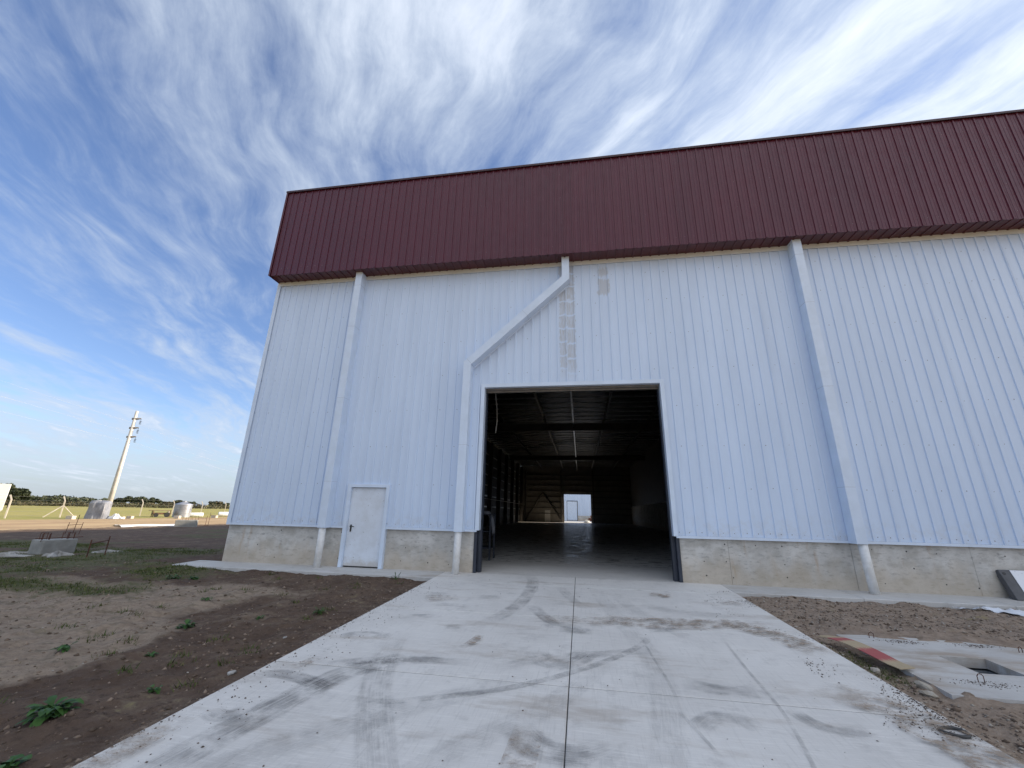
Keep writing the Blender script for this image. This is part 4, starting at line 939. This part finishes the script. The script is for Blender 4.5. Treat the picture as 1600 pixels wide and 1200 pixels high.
o = mb.build('plywood_strip', MPLY, None, False, None, U_); tag(o, 'bowed plywood strip with two red paint patches lying beside the drive', 'board')
# steel ring
mb = MB(); c0 = Vector((3.0, -6.42, SL*-6.42+0.014)); pts = [c0 + Vector((0.095*math.cos(a), 0.075*math.sin(a), 0.004*math.sin(2*a))) for a in np.linspace(0, 6.2832, 25)]
mb.tube(pts, 0.012, 6, False); tag(mb.build('rubber_ring', MBLACK, None, True), 'dark rubber ring lying on the right edge of the drive', 'ring')
# sheet of lumber leaning on the plinth
PN = thing('leaning_panel', 'white faced panel with dark edge leaning against the concrete plinth', 'panel', (8.72, -0.30, 0))
R = Matrix.Rotation(-0.42, 4, 'X')
mb = MB(); mb.cbox(0, 1.55, 0, 0.12, 0, 0.60, 0.006); mb.v = [tuple(R @ Vector(q_)) for q_ in mb.v]; mb.build('edge_frame', MFOAM, PN)
mb = MB(); mb.cbox(0.20, 1.54, -0.012, -0.001, 0.01, 0.59, 0.003); mb.v = [tuple(R @ Vector(q_)) for q_ in mb.v]; mb.build('face', MBOARD, PN)
mb = MB(); mb.tube([(0.07, -0.006, 0.52), (0.07, 0.03, 0.52)], 0.03, 12); mb.v = [tuple(R @ Vector(q_)) for q_ in mb.v]; mb.build('bolt_hole', MBLACK, PN)
# crumpled plastic film
def film(name, label, cx, cy, lx, ly, rz, seed):
    us_ = np.linspace(-0.5, 0.5, 26); vs_ = np.linspace(-0.5, 0.5, 12); mb = MB(); R = Matrix.Rotation(rz, 3, 'Z')
    def fn(a, b_):
        x = a*lx + 0.06*math.sin(9*b_+seed); y = b_*ly*(1-0.35*abs(a)) + 0.04*math.sin(14*a+seed)
        q_ = R @ Vector((x, y, 0)); z = float(fbm(np.array([q_.x+seed*3]), np.array([q_.y]), 6.0, 4, seed)[0])
        wx, wy = q_.x+cx, q_.y+cy
        return (wx, wy, gz(wx, wy)+0.035+0.05*z)
    return tag(mb.sheet(us_, vs_, fn).build(name, MPLAS, None, True), label, 'plastic sheet')
film('plastic_film', 'crumpled white plastic film lying on gravel below the leaning panel', 8.1, -1.22, 1.1, 0.28, -0.55, 3)
film('plastic_film', 'thin white plastic scrap on gravel in front of the path', 7.35, -1.0, 0.5, 0.07, -0.2, 5)
# stones one can tell apart
def stone(x, y, s, label, seed, mat, z=None):
    rr = random.Random(seed); bm = bmesh.new(); bmesh.ops.create_icosphere(bm, subdivisions=2, radius=1)
    for q_ in bm.verts: q_.co = Vector((q_.co.x*s*1.3, q_.co.y*s*0.9, q_.co.z*s*0.6))*(0.8+0.4*rr.random())
    me = bpy.data.meshes.new('stone'); bm.to_mesh(me); bm.free(); o = bpy.data.objects.new('stone', me); C.objects.link(o); me.materials.append(mat)
    o.location = (x, y, (gz(x, y) if z is None else z)+s*0.25); o.rotation_euler = (rr.uniform(-.3,.3), rr.uniform(-.3,.3), rr.uniform(0,6)); return tag(o, label, 'stone')
MSTONE = simple('stone', (0.42,0.38,0.32), (0.30,0.26,0.21), 9, 0.9, bs=0.4, bscale=30)
stone(3.42, -4.75, 0.065, 'pale stone under the edge of the plywood strip', 1, MSTONE); stone(3.60, -5.22, 0.06, 'upper of two grey stones below the cover slab corner', 2, MSTONE)
stone(3.50, -5.42, 0.055, 'lower of two grey stones below the cover slab corner', 3, MSTONE)
stone(-3.78, -6.40, 0.035, 'white stone on dark soil next to the drive edge', 4, MLUMP); stone(-4.05, -5.2, 0.02, 'tiny white stone on dark soil among the weeds', 5, MLUMP)
stone(8.05, -0.98, 0.05, 'dark clod on the edge of the path by the plastic film', 6, MCLOD)

# ------------------------------------------------------------------ left yard
def footing(name, label, loc, rz, L, W, H, bars, mat=MBLK, group=None):
    t_ = thing(name, label, 'concrete block', loc, rz, group)
    mb = MB(); mb.cbox(-L/2, L/2, -W/2, W/2, -0.1, H, 0.02, None, 0.004); mb.v = [(a*(1-0.10*max(0, c_)/H if False else 1), b_, c_) for a, b_, c_ in mb.v]; mb.build('block', mat, t_)
    for (x0, x1, y, h) in bars:
        MB().tube([(x0, y, H-0.05), (x0, y, H+h), (x1, y, H+h), (x1, y, H-0.05)], 0.011, 6).build('rebar_stirrup', MRUST, t_)
    return t_
fb = footing('footing_block', 'grey concrete footing block with rusty rebar stirrups in the shaded yard', (-17.15, 0.86, gz(-17.2, 0.72)-0.02), math.radians(85), 0.90, 0.58, 0.46,
        [(-0.48, -0.30, -0.2, 0.19), (-0.40, -0.22, -0.1, 0.21), (-0.36, -0.18, 0.12, 0.21), (0.20, 0.36, -0.2, 0.19), (0.26, 0.44, -0.05, 0.2), (0.24, 0.42, 0.15, 0.2)])
MB().tube([(-0.66, -0.25, 0.515), (0.60, -0.22, 0.515)], 0.012, 6).build('rebar_rod', MRUST, fb)
f2 = footing('footing_block', 'grey footing block with thin rebar on the edge of the sunlit strip', (-30.3, 18.2, gz(-30.3, 18.2)-0.02), math.radians(40), 1.35, 0.8, 0.52, [(-0.3, -0.1, 0, 0.22), (0.05, 0.2, 0.1, 0.22), (0.3, 0.5, 0, 0.2)])
for i, (lx, ly, L, W, H, lab) in enumerate([(-17.9, 0.35, 0.8, 0.3, 0.07, 'flat pale cement spill left of the footing block'), (-16.05, 0.25, 0.55, 0.28, 0.12, 'pale cement lump in front of the rebar footing block'),
                                  (-16.2, 1.75, 0.9, 0.32, 0.08, 'pale cement spill to the right of the footing block'), (-17.3, -0.35, 1.2, 0.4, 0.05, 'long pale cement spill at the left edge before the block'),
                                  (-17.75, 0.85, 0.35, 0.25, 0.13, 'small cement lump behind the left end of the footing block')]):
    us_ = np.linspace(0, 1, 15); vs_ = np.linspace(0, 2*math.pi, 25); mb = MB()
    def fn(s, a):
        r = s*(0.75+0.35*math.sin(3*a+i)+0.18*math.sin(7*a+2*i)); h = H*(1-s**2)*(0.7+0.5*math.sin(5*a+8*s+i))
        q_ = Matrix.Rotation(0.9, 3, 'Z') @ Vector((r*math.cos(a)*L/1.6, r*math.sin(a)*W/1.2, 0))
        return (q_.x, q_.y, max(h, 0) - 0.03*(s > 0.98) + 0.012)
    o = mb.sheet(us_, vs_, fn).build('cement_spill', MLUMP, None, False, (lx, ly, gz(lx, ly))); tag(o, lab, 'cement')
def rods(name, label, loc, rz, uprights, bars, r=0.011):
    t_ = thing(name, label, 'rebar', loc, rz)
    for (x, h, ln) in uprights: MB().tube([(x, 0, -0.1), (x+ln, 0, h)], r, 6).build('stake', MRUST, t_)
    for (x0, z0, x1, z1) in bars: MB().tube([(x0, 0, z0), (x1, 0, z1)], r, 6).build('crossbar', MRUST, t_)
rods('rebar_frame', 'rusty H shaped rebar stakes standing beside the footing block', (-15.25, 0.75, gz(-15.2, 0.8)), math.radians(122), [(-0.55, 0.52, 0.0), (0.62, 0.56, 0.0)], [(-0.57, 0.40, 0.64, 0.44)], 0.016)
rods('rebar_frame', 'thin rebar stakes at the shadow edge behind the footing block', (-27.3, 8.55, gz(-27.3, 8.55)), math.radians(30), [(-0.3, 0.6, 0.05), (0.02, 1.0, 0.06), (0.28, 0.6, 0.05)], [(-0.3, 0.45, 0.3, 0.5)], 0.014)
rods('rebar_frame', 'thin rebar cage standing near the warehouse corner in the sun', (-30.6, 20.3, gz(-30.6, 20.3)), math.radians(40), [(-0.6, 0.75, 0), (-0.05, 0.8, 0.03), (0.15, 1.05, 0)], [(-0.6, 0.62, -0.05, 0.62), (-0.6, 0.05, 0.2, 0.05), (0.15, 0.85, 0.7, 0.8)], 0.014)
# pale slab strip in the sun
mb = MB(); q0 = Vector((-33.4, 15.6, 0)); q1 = Vector((-31.7, 19.5, 0)); nn = Vector((q1.y-q0.y, -(q1.x-q0.x), 0)).normalized()
us_ = np.linspace(0, 1, 24); vs_ = np.linspace(-1, 1, 7)
zz0 = gz(-32.5, 17)
mb.sheet(us_, vs_, lambda a, c_: ((q0+(q1-q0)*a+nn*c_*(0.75+0.25*math.sin(7*a+2)+0.12*math.sin(19*a))).x, (q0+(q1-q0)*a+nn*c_*(0.75+0.25*math.sin(7*a+2)+0.12*math.sin(19*a))).y, zz0 + (0.10 if abs(c_) < 0.9 else 0.0) + 0.02*math.sin(11*a+5*c_)))
tag(mb.build('cement_strip', MWHITE), 'long white cement strip on the ground in the sun', 'cement')
def small_block(x, y, s, label): 
    t_ = MB().cbox(-s, s, -s*0.8, s*0.8, -0.1, s*1.05, 0.02).build('footing_cube', MBLKW, None, False, (x, y, gz(x, y))); t_.rotation_euler = (0, 0, 0.25); tag(t_, label, 'concrete block', 'small footing cubes')
small_block(-50.3, 24.5, 0.30, 'small pale footing cube near the braced fence post'); small_block(-49.9, 29.9, 0.26, 'small pale footing cube right of the tarpaulin')
small_block(-48.6, 34.4, 0.30, 'small pale footing cube in front of the silo'); small_block(-49.2, 40.4, 0.32, 'small pale footing cube nearest the warehouse corner')
small_block(-48.9, 28.2, 0.24, 'small pale footing cube at the foot of the tarpaulin')
# small pier by the corner of the building
tag(MB().cbox(-10.75, -10.35, 1.0, 1.5, -0.2, 0.32, 0.015).build('corner_pier', MBLK), 'low concrete pier beside the left corner of the warehouse', 'pier')

# fence of bent concrete posts with wires
FE = thing('wire_fence', 'wire fence on pale concrete posts with bent tops along the field', 'fence')
base_pts = [(-52.6, 11.0), (-54.77, 22.21), (-56.37, 27.72), (-59.15, 38.67), (-61.36, 45.3), (-63.84, 52.77), (-66.66, 60.69), (-69.3, 69.0), (-72.0, 78.0)]
for i, (x, y) in enumerate(base_pts):
    z0 = gz(x, y); hh = 1.78 if i != 2 else 1.78
    mb = MB(); mb.tube([(x, y, z0-0.2), (x, y, z0+hh), (x-0.30, y-0.02, z0+hh+0.42)], 0.075, 4); mb.build('post', MPOST, FE)
x, y = base_pts[2]; z0 = gz(x, y)
MB().tube([(x, y, z0+1.25), (x-0.55, y-1.15, z0)], 0.055, 4).build('brace', MPOST, FE); MB().tube([(x, y, z0+1.25), (x+0.35, y+1.15, z0)], 0.055, 4).build('brace', MPOST, FE)
for hq in (0.25, 0.65, 1.05, 1.45, 1.72, 2.1):
    off = -0.22 if hq > 2 else 0
    MB().tube([(x+off, y, gz(x, y)+hq) for x, y in base_pts], 0.006, 4).build('wire', MWIRE, FE)

# power pole
PX, PY = -53.77, 30.3; pz = gz(PX, PY)
PP = thing('power_pole', 'tall tapered concrete power pole with three side brackets', 'pole', (PX, PY, pz))
MB().tube([(0,0,-0.3), (0,0,6), (0,0,12.55)], [0.27, 0.21, 0.145], 14).build('shaft', MPOLE, PP, True)
for hq in (11.55, 10.42, 9.32):
    d0 = Vector((0.87, 0.5, 0))
    a = -d0*0.26 + Vector((0,0,hq)); c_ = d0*0.62 + Vector((0,0,hq+0.10))
    br = MB().tube([a, Vector((0,0,hq)), c_], [0.13, 0.17, 0.06], 8).build('bracket', MBRKT, PP)
    MB().tube([c_, c_ - Vector((0,0,0.25))], 0.02, 6).build('hanger', MINS, br)
    ins = MB()
    for k in range(3): ins.lathe([(0.03, -0.06), (0.11, -0.045), (0.12, -0.02), (0.04, 0.03)], 10, tuple(c_ - Vector((0,0,0.32+0.16*k))))
    ins.build('insulator', MINS, br)
for k, hq in enumerate((11.55, 10.42, 9.32)):
    st_ = Vector((PX, PY, pz)) + Vector((0.87, 0.5, 0))*0.62 + Vector((0,0,hq-0.65)); pts = []
    for s in np.linspace(-1, 1, 25):
        dd = Vector((-0.45, 0.89, 0))*s*60; pts.append(st_ + dd + Vector((0,0,1.2*(abs(s)**2-abs(s))*1.4)))
    o = MB().tube(pts, 0.0035, 4).build('overhead_wire', MPOLE, None)
    tag(o, ('top', 'middle', 'bottom')[k] + ' wire of the three strung from the power pole', 'wire', 'overhead wires')

# tarpaulin-wrapped box at the foot of the pole
def tarp_fn(i, j, n=36):
    a = i/n*2*math.pi; s = j/10
    k = 1/max(abs(math.cos(a)), abs(math.sin(a))); k = min(k, 1.28)
    fold = 1 + 0.022*math.sin(7*a+3*s+1.5*math.sin(3*a)) + 0.018*math.sin(17*a-6*s) + 0.03*math.sin(2*a+7*s)
    sc_ = (1.0+0.08*(1-s)) * fold
    if j >= 10: sc_ *= 0.02
    elif j == 9: sc_ *= 0.86
    return (k*math.cos(a)*0.72*sc_, k*math.sin(a)*0.62*sc_, 1.78*min(s/0.9, 1.0)+0.05*math.sin(2*a)*(s > 0.8) + (0.06 if j >= 10 else 0))
mb = MB().sheet(range(37), range(11), tarp_fn); o = mb.build('wrapped_crate', MTARP, None, False, (-50.4, 26.9, gz(-50, 27))); o.rotation_euler = (0, 0, 0.5)
tag(o, 'tall crate wrapped in grey tarpaulin in front of the pole', 'crate')
us_ = np.linspace(0, 1, 14); vs_ = np.linspace(0, 2*math.pi, 25)
mb = MB().sheet(us_, vs_, lambda s, a: (s*(0.8+0.25*math.sin(4*a))*math.cos(a)*0.95, s*(0.8+0.25*math.sin(5*a))*math.sin(a)*0.7, 0.42*(1-s**2)*(0.75+0.35*math.sin(5*a+3*s)+0.2*math.sin(9*s)) + 0.03))
tag(mb.build('white_sacks', MWHITE, None, False, (-49.3, 27.9, gz(-49, 28))), 'slumped white sacking at the right foot of the tarpaulin', 'sack')

# corrugated silo
SI = thing('grain_silo', 'small corrugated zinc grain silo with conical roof by the fence', 'silo', (-53.4, 39.4, gz(-53.4, 39.4)))
prof = []
for k in range(61): prof.append((0.98 + 0.012*math.cos(k*math.pi), 1.62*k/60))
MB().lathe(prof, 40).build('body', MZINC, SI, True)
MB().lathe([(1.04, 1.60), (1.02, 1.66), (0.22, 2.00), (0.22, 2.10), (0.0, 2.12)], 40).build('roof', MZINC, SI)
for zq in (0.54, 1.08): MB().lathe([(0.995, zq-0.02), (1.005, zq-0.02), (1.005, zq+0.02), (0.995, zq+0.02)], 40).build('hoop', MGALV, SI)
# cart
CT = thing('work_cart', 'old rusty work cart with a plank bed, left of the silo', 'cart', (-54.0, 37.0, gz(-54, 37)), 1.0)
for k in range(4): MB().cbox(-1.25, 1.0, -0.55+0.28*k, -0.29+0.28*k, 0.80, 0.86, 0.01).build('plank', MWOOD, CT)
MB().box(-0.9, 0.95, -0.5, 0.5, 0.34, 0.55).build('engine_box', MCART, CT)
for sx in (-0.85, 0.85):
    for sy in (-0.48, 0.48): MB().box(sx-0.04, sx+0.04, sy-0.04, sy+0.04, 0.0, 0.80).build('leg', MCART, CT)
MB().tube([(0.55, -0.62, 0.32), (0.55, -0.54, 0.32)], 0.30, 16).build('wheel', MBLACK, CT); MB().tube([(-0.55, -0.62, 0.26), (-0.55, -0.54, 0.26)], 0.25, 16).build('wheel', MBLACK, CT)
MB().tube([(0.7, -0.4, 0.55), (0.7, -0.4, 0.79)], 0.12, 12).build('canister', MBLKW, CT)
def drum(x, y, L, r, rz, label):
    t_ = thing('water_drum', label, 'drum', (x, y, gz(x, y)), rz)
    o = MB().lathe([(0.02, -L/2), (r*0.92, -L/2), (r, -L/2+0.06), (r, L/2-0.06), (r*0.92, L/2), (0.02, L/2)], 20).build('shell', MWHITE, t_, True); o.rotation_euler = (0, math.pi/2, 0); o.location = (0, 0, r)
    for s in (-0.2, 0.2):
        h = MB().lathe([(r+0.004, -0.02), (r+0.02, 0.0), (r+0.004, 0.02)], 20).build('rib', MWHITE, t_); h.rotation_euler = (0, math.pi/2, 0); h.location = (s*L, 0, r)
drum(-52.9, 41.2, 1.55, 0.30, 0.9, 'white plastic drum lying right of the silo'); drum(-54.2, 47.6, 1.9, 0.34, 0.9, 'white drum lying by the fence next to the warehouse corner')
MB_ = MB().tube([(-53.4, 40.3, gz(-53, 40)), (-53.2, 40.6, gz(-53, 40)+0.95)], 0.03, 5).build('steel_rod', MRUST); tag(MB_, 'thin rod leaning between the silo and the white drum', 'rod')

# signboard at the left edge
SB = thing('signboard', 'big white signboard on dark steel legs at the left edge', 'signboard', (-55.6, 22.3, gz(-55, 22)), math.radians(48))
MB().cbox(-4.2, 0.0, -0.05, 0.05, 0.72, 3.22, 0.01).build('panel', MWHITE, SB); MB().box(-4.15, -0.06, -0.09, -0.055, 0.60, 0.715).build('bottom_rail', MWHITE, SB)
for xq in (-0.7, -2.2, -3.7):
    MB().box(xq-0.05, xq+0.05, 0.06, 0.16, -0.1, 3.1).build('post', MNAVY, SB); MB().tube([(xq, 0.1, 0.9), (xq+0.65, -0.5, 0.0)], 0.05, 4).build('brace', MNAVY, SB)

# ------------------------------------------------------------------ horizon: trees, sheds
def leaf_cloud(blobs, per_r3, size, rr):
    P = []; 
    for (cx, cy, cz, rx, ry, rz_) in blobs:
        n = int(per_r3); d0 = rr.normal(size=(n, 3)); d0 /= np.linalg.norm(d0, axis=1)[:, None]; r = rr.random(n)**0.45
        P.append(d0*r[:, None]*np.array([rx, ry, rz_]) + np.array([cx, cy, cz]))
    P = np.concatenate(P); n = len(P)
    a = rr.normal(size=(n, 3)); a /= np.linalg.norm(a, axis=1)[:, None]; b_ = np.cross(a, rr.normal(size=(n, 3))); b_ /= np.linalg.norm(b_, axis=1)[:, None]
    s = size*(0.6+0.8*rr.random((n, 1)))
    Vq = np.stack([P-a*s, P+b_*s*0.6, P+a*s, P-b_*s*0.6], 1).reshape(-1, 3); return Vq, np.arange(4*n).reshape(-1, 4)
def tree(x, y, H, R, label, seed, n=380, group='trees along the horizon', mat=None, open_=0.0, size=0.3):
    rr = np.random.default_rng(seed); z0 = gz(x, y); t_ = thing('tree', label, 'tree', (x, y, z0), 0, group)
    th = H*0.42; tr = MB().tube([(0,0,-0.2), (0.02*H, 0, th*0.6), (-0.02*H, 0.01*H, th), (0, 0, H*0.75)], [0.035*H, 0.028*H, 0.022*H, 0.008*H], 7)
    blobs = []
    nb = 11
    for k in range(nb):
        a = rr.random()*6.28; q_ = math.sqrt(rr.random())*(0.85+open_); zc = H*(0.36+0.5*rr.random())
        br = R*(0.28+0.22*rr.random()); c0 = (q_*R*0.8*math.cos(a), q_*R*0.8*math.sin(a), zc)
        blobs.append((*c0, br, br, br*0.72)); tr.tube([(0, 0, th*0.7), (c0[0]*0.5, c0[1]*0.5, (th*0.7+zc)/2+0.05*H), c0], [0.014*H, 0.009*H, 0.004*H], 5)
    tr.build('trunk', MBARK, t_, True)
    Vq, Fq = leaf_cloud(blobs, n, size, rr); np_mesh('crown', Vq, Fq, mat or MLEAF, t_)
def at_px(px, dist):
    """ground point in the direction of photo column px, a given distance out"""
    dx_ = (px-800)/F_PX; dv = r2*dx_ + f_ + u2*(-(787-600)/F_PX); h = Vector((dv.x, dv.y)); h.normalize(); return h.x*dist, CAM_Y+h.y*dist
x, y = at_px(14, 150); tree(x, y, 5.6, 2.5, 'tall spreading dark tree behind the signboard', 11, 520, None, None, 0.25, 0.42)
x, y = at_px(-14, 155); tree(x, y, 5.8, 2.8, 'dark tree behind the signboard, cut by the left edge', 12, 420, None, None, 0.1, 0.42)
tl = [(178, 300, 6.3, 4.0), (190, 310, 5.8, 3.6), (203, 300, 6.8, 4.8), (220, 290, 6.6, 4.4), (232, 310, 4.9, 3.6), (241, 285, 6.4, 3.8), (258, 320, 3.8, 3.6), (266, 330, 3.6, 3.4), (279, 300, 5.4, 3.5), (296, 320, 4.0, 3.8), (303, 310, 4.4, 3.4), (331, 300, 5.0, 2.6), (341, 310, 5.2, 3.6), (352, 320, 4.2, 3.2)]
names = ['round dark tree just right of the pole', 'low dark tree between the pole and the twin crowned tree', 'twin crowned dark tree right of the pole', 'wide dark tree above the bent fence post', 'low bush like tree beside the wide dark tree', 'upright dark tree standing alone left of the silo', 'low hedge tree left of the silo, first of two', 'low hedge tree left of the silo, second of two', 'dark tree rising behind the silo roof', 'low tree just right of the silo', 'second low tree right of the silo', 'thin small tree left of the warehouse corner', 'greyish round tree near the warehouse corner', 'low tree right beside the warehouse corner']
for i, ((px, dist, H, R), nm) in enumerate(zip(tl, names)):
    x, y = at_px(px, dist); tree(x, y, H*0.72, R*0.78, nm, 40+i, 200, mat=MLEAFB if i in (6, 7, 12) else MLEAF, size=0.34)
# unbroken belt of trees on the left, and the scrub along the foot of it
rr = np.random.default_rng(5); bl = []; sb = []
for px in np.arange(-260, 172, 4.0):
    x, y = at_px(px+rr.normal(0, 1.5), 270+rr.normal(0, 8)); h = 4.3-1.1*max(0, (px-30)/140)+rr.normal(0, 0.45); z0 = -0.2
    bl += [(x, y, z0+h*0.62, 2.6, 2.6, h*0.36), (x+rr.normal(0, 1), y+rr.normal(0, 1), z0+h*0.3, 2.8, 2.8, h*0.34)]
Vq, Fq = leaf_cloud(bl, 130, 0.55, rr); tag(np_mesh('tree_belt', Vq, Fq, MLEAF), 'distant dark belt of trees across the field', 'trees', kind='stuff')
for px in np.arange(-260, 420, 3.0):
    x, y = at_px(px+rr.normal(0, 1), 235+rr.normal(0, 6)); h = 1.2+abs(rr.normal(0, 0.5)); sb.append((x, y, -0.1+h*0.4, 2.2, 1.6, h*0.6))
Vq, Fq = leaf_cloud(sb, 50, 0.3, rr); tag(np_mesh('field_scrub', Vq, Fq, MLEAFB), 'low brown scrub along the far edge of the field', 'scrub', kind='stuff')
def shed(px, dist, L, H, label):
    x, y = at_px(px, dist); t_ = thing('shed', label, 'shed', (x, y, gz(x, y)), math.radians(35))
    MB().box(-L/2, L/2, -2.5, 2.5, 0, H).build('wall', MWHITE, t_)
    MB().add([(-L/2-0.3, -2.9, H-0.1), (L/2+0.3, -2.9, H-0.1), (L/2+0.3, 0, H+0.9), (-L/2-0.3, 0, H+0.9), (-L/2-0.3, 2.9, H-0.1), (L/2+0.3, 2.9, H-0.1)], [(0,1,2,3), (3,2,5,4)]).build('roof', MGALV, t_)
    MB().box(L/2-3.2, L/2-2.0, -2.56, -2.51, 0, 2.0).build('door', MDARK, t_)
    for s in (-0.3, 0.05): MB().box(s*L-0.6, s*L+0.6, -2.56, -2.51, 1.0, 1.9).build('window', MDARK, t_)
shed(117, 262, 4.2, 1.6, 'small white shed before the tree belt, left one of two'); shed(131, 262, 3.6, 1.4, 'small white shed before the tree belt, right one of two'); shed(312, 262, 5.5, 0.9, 'long low white shed beyond the silo')
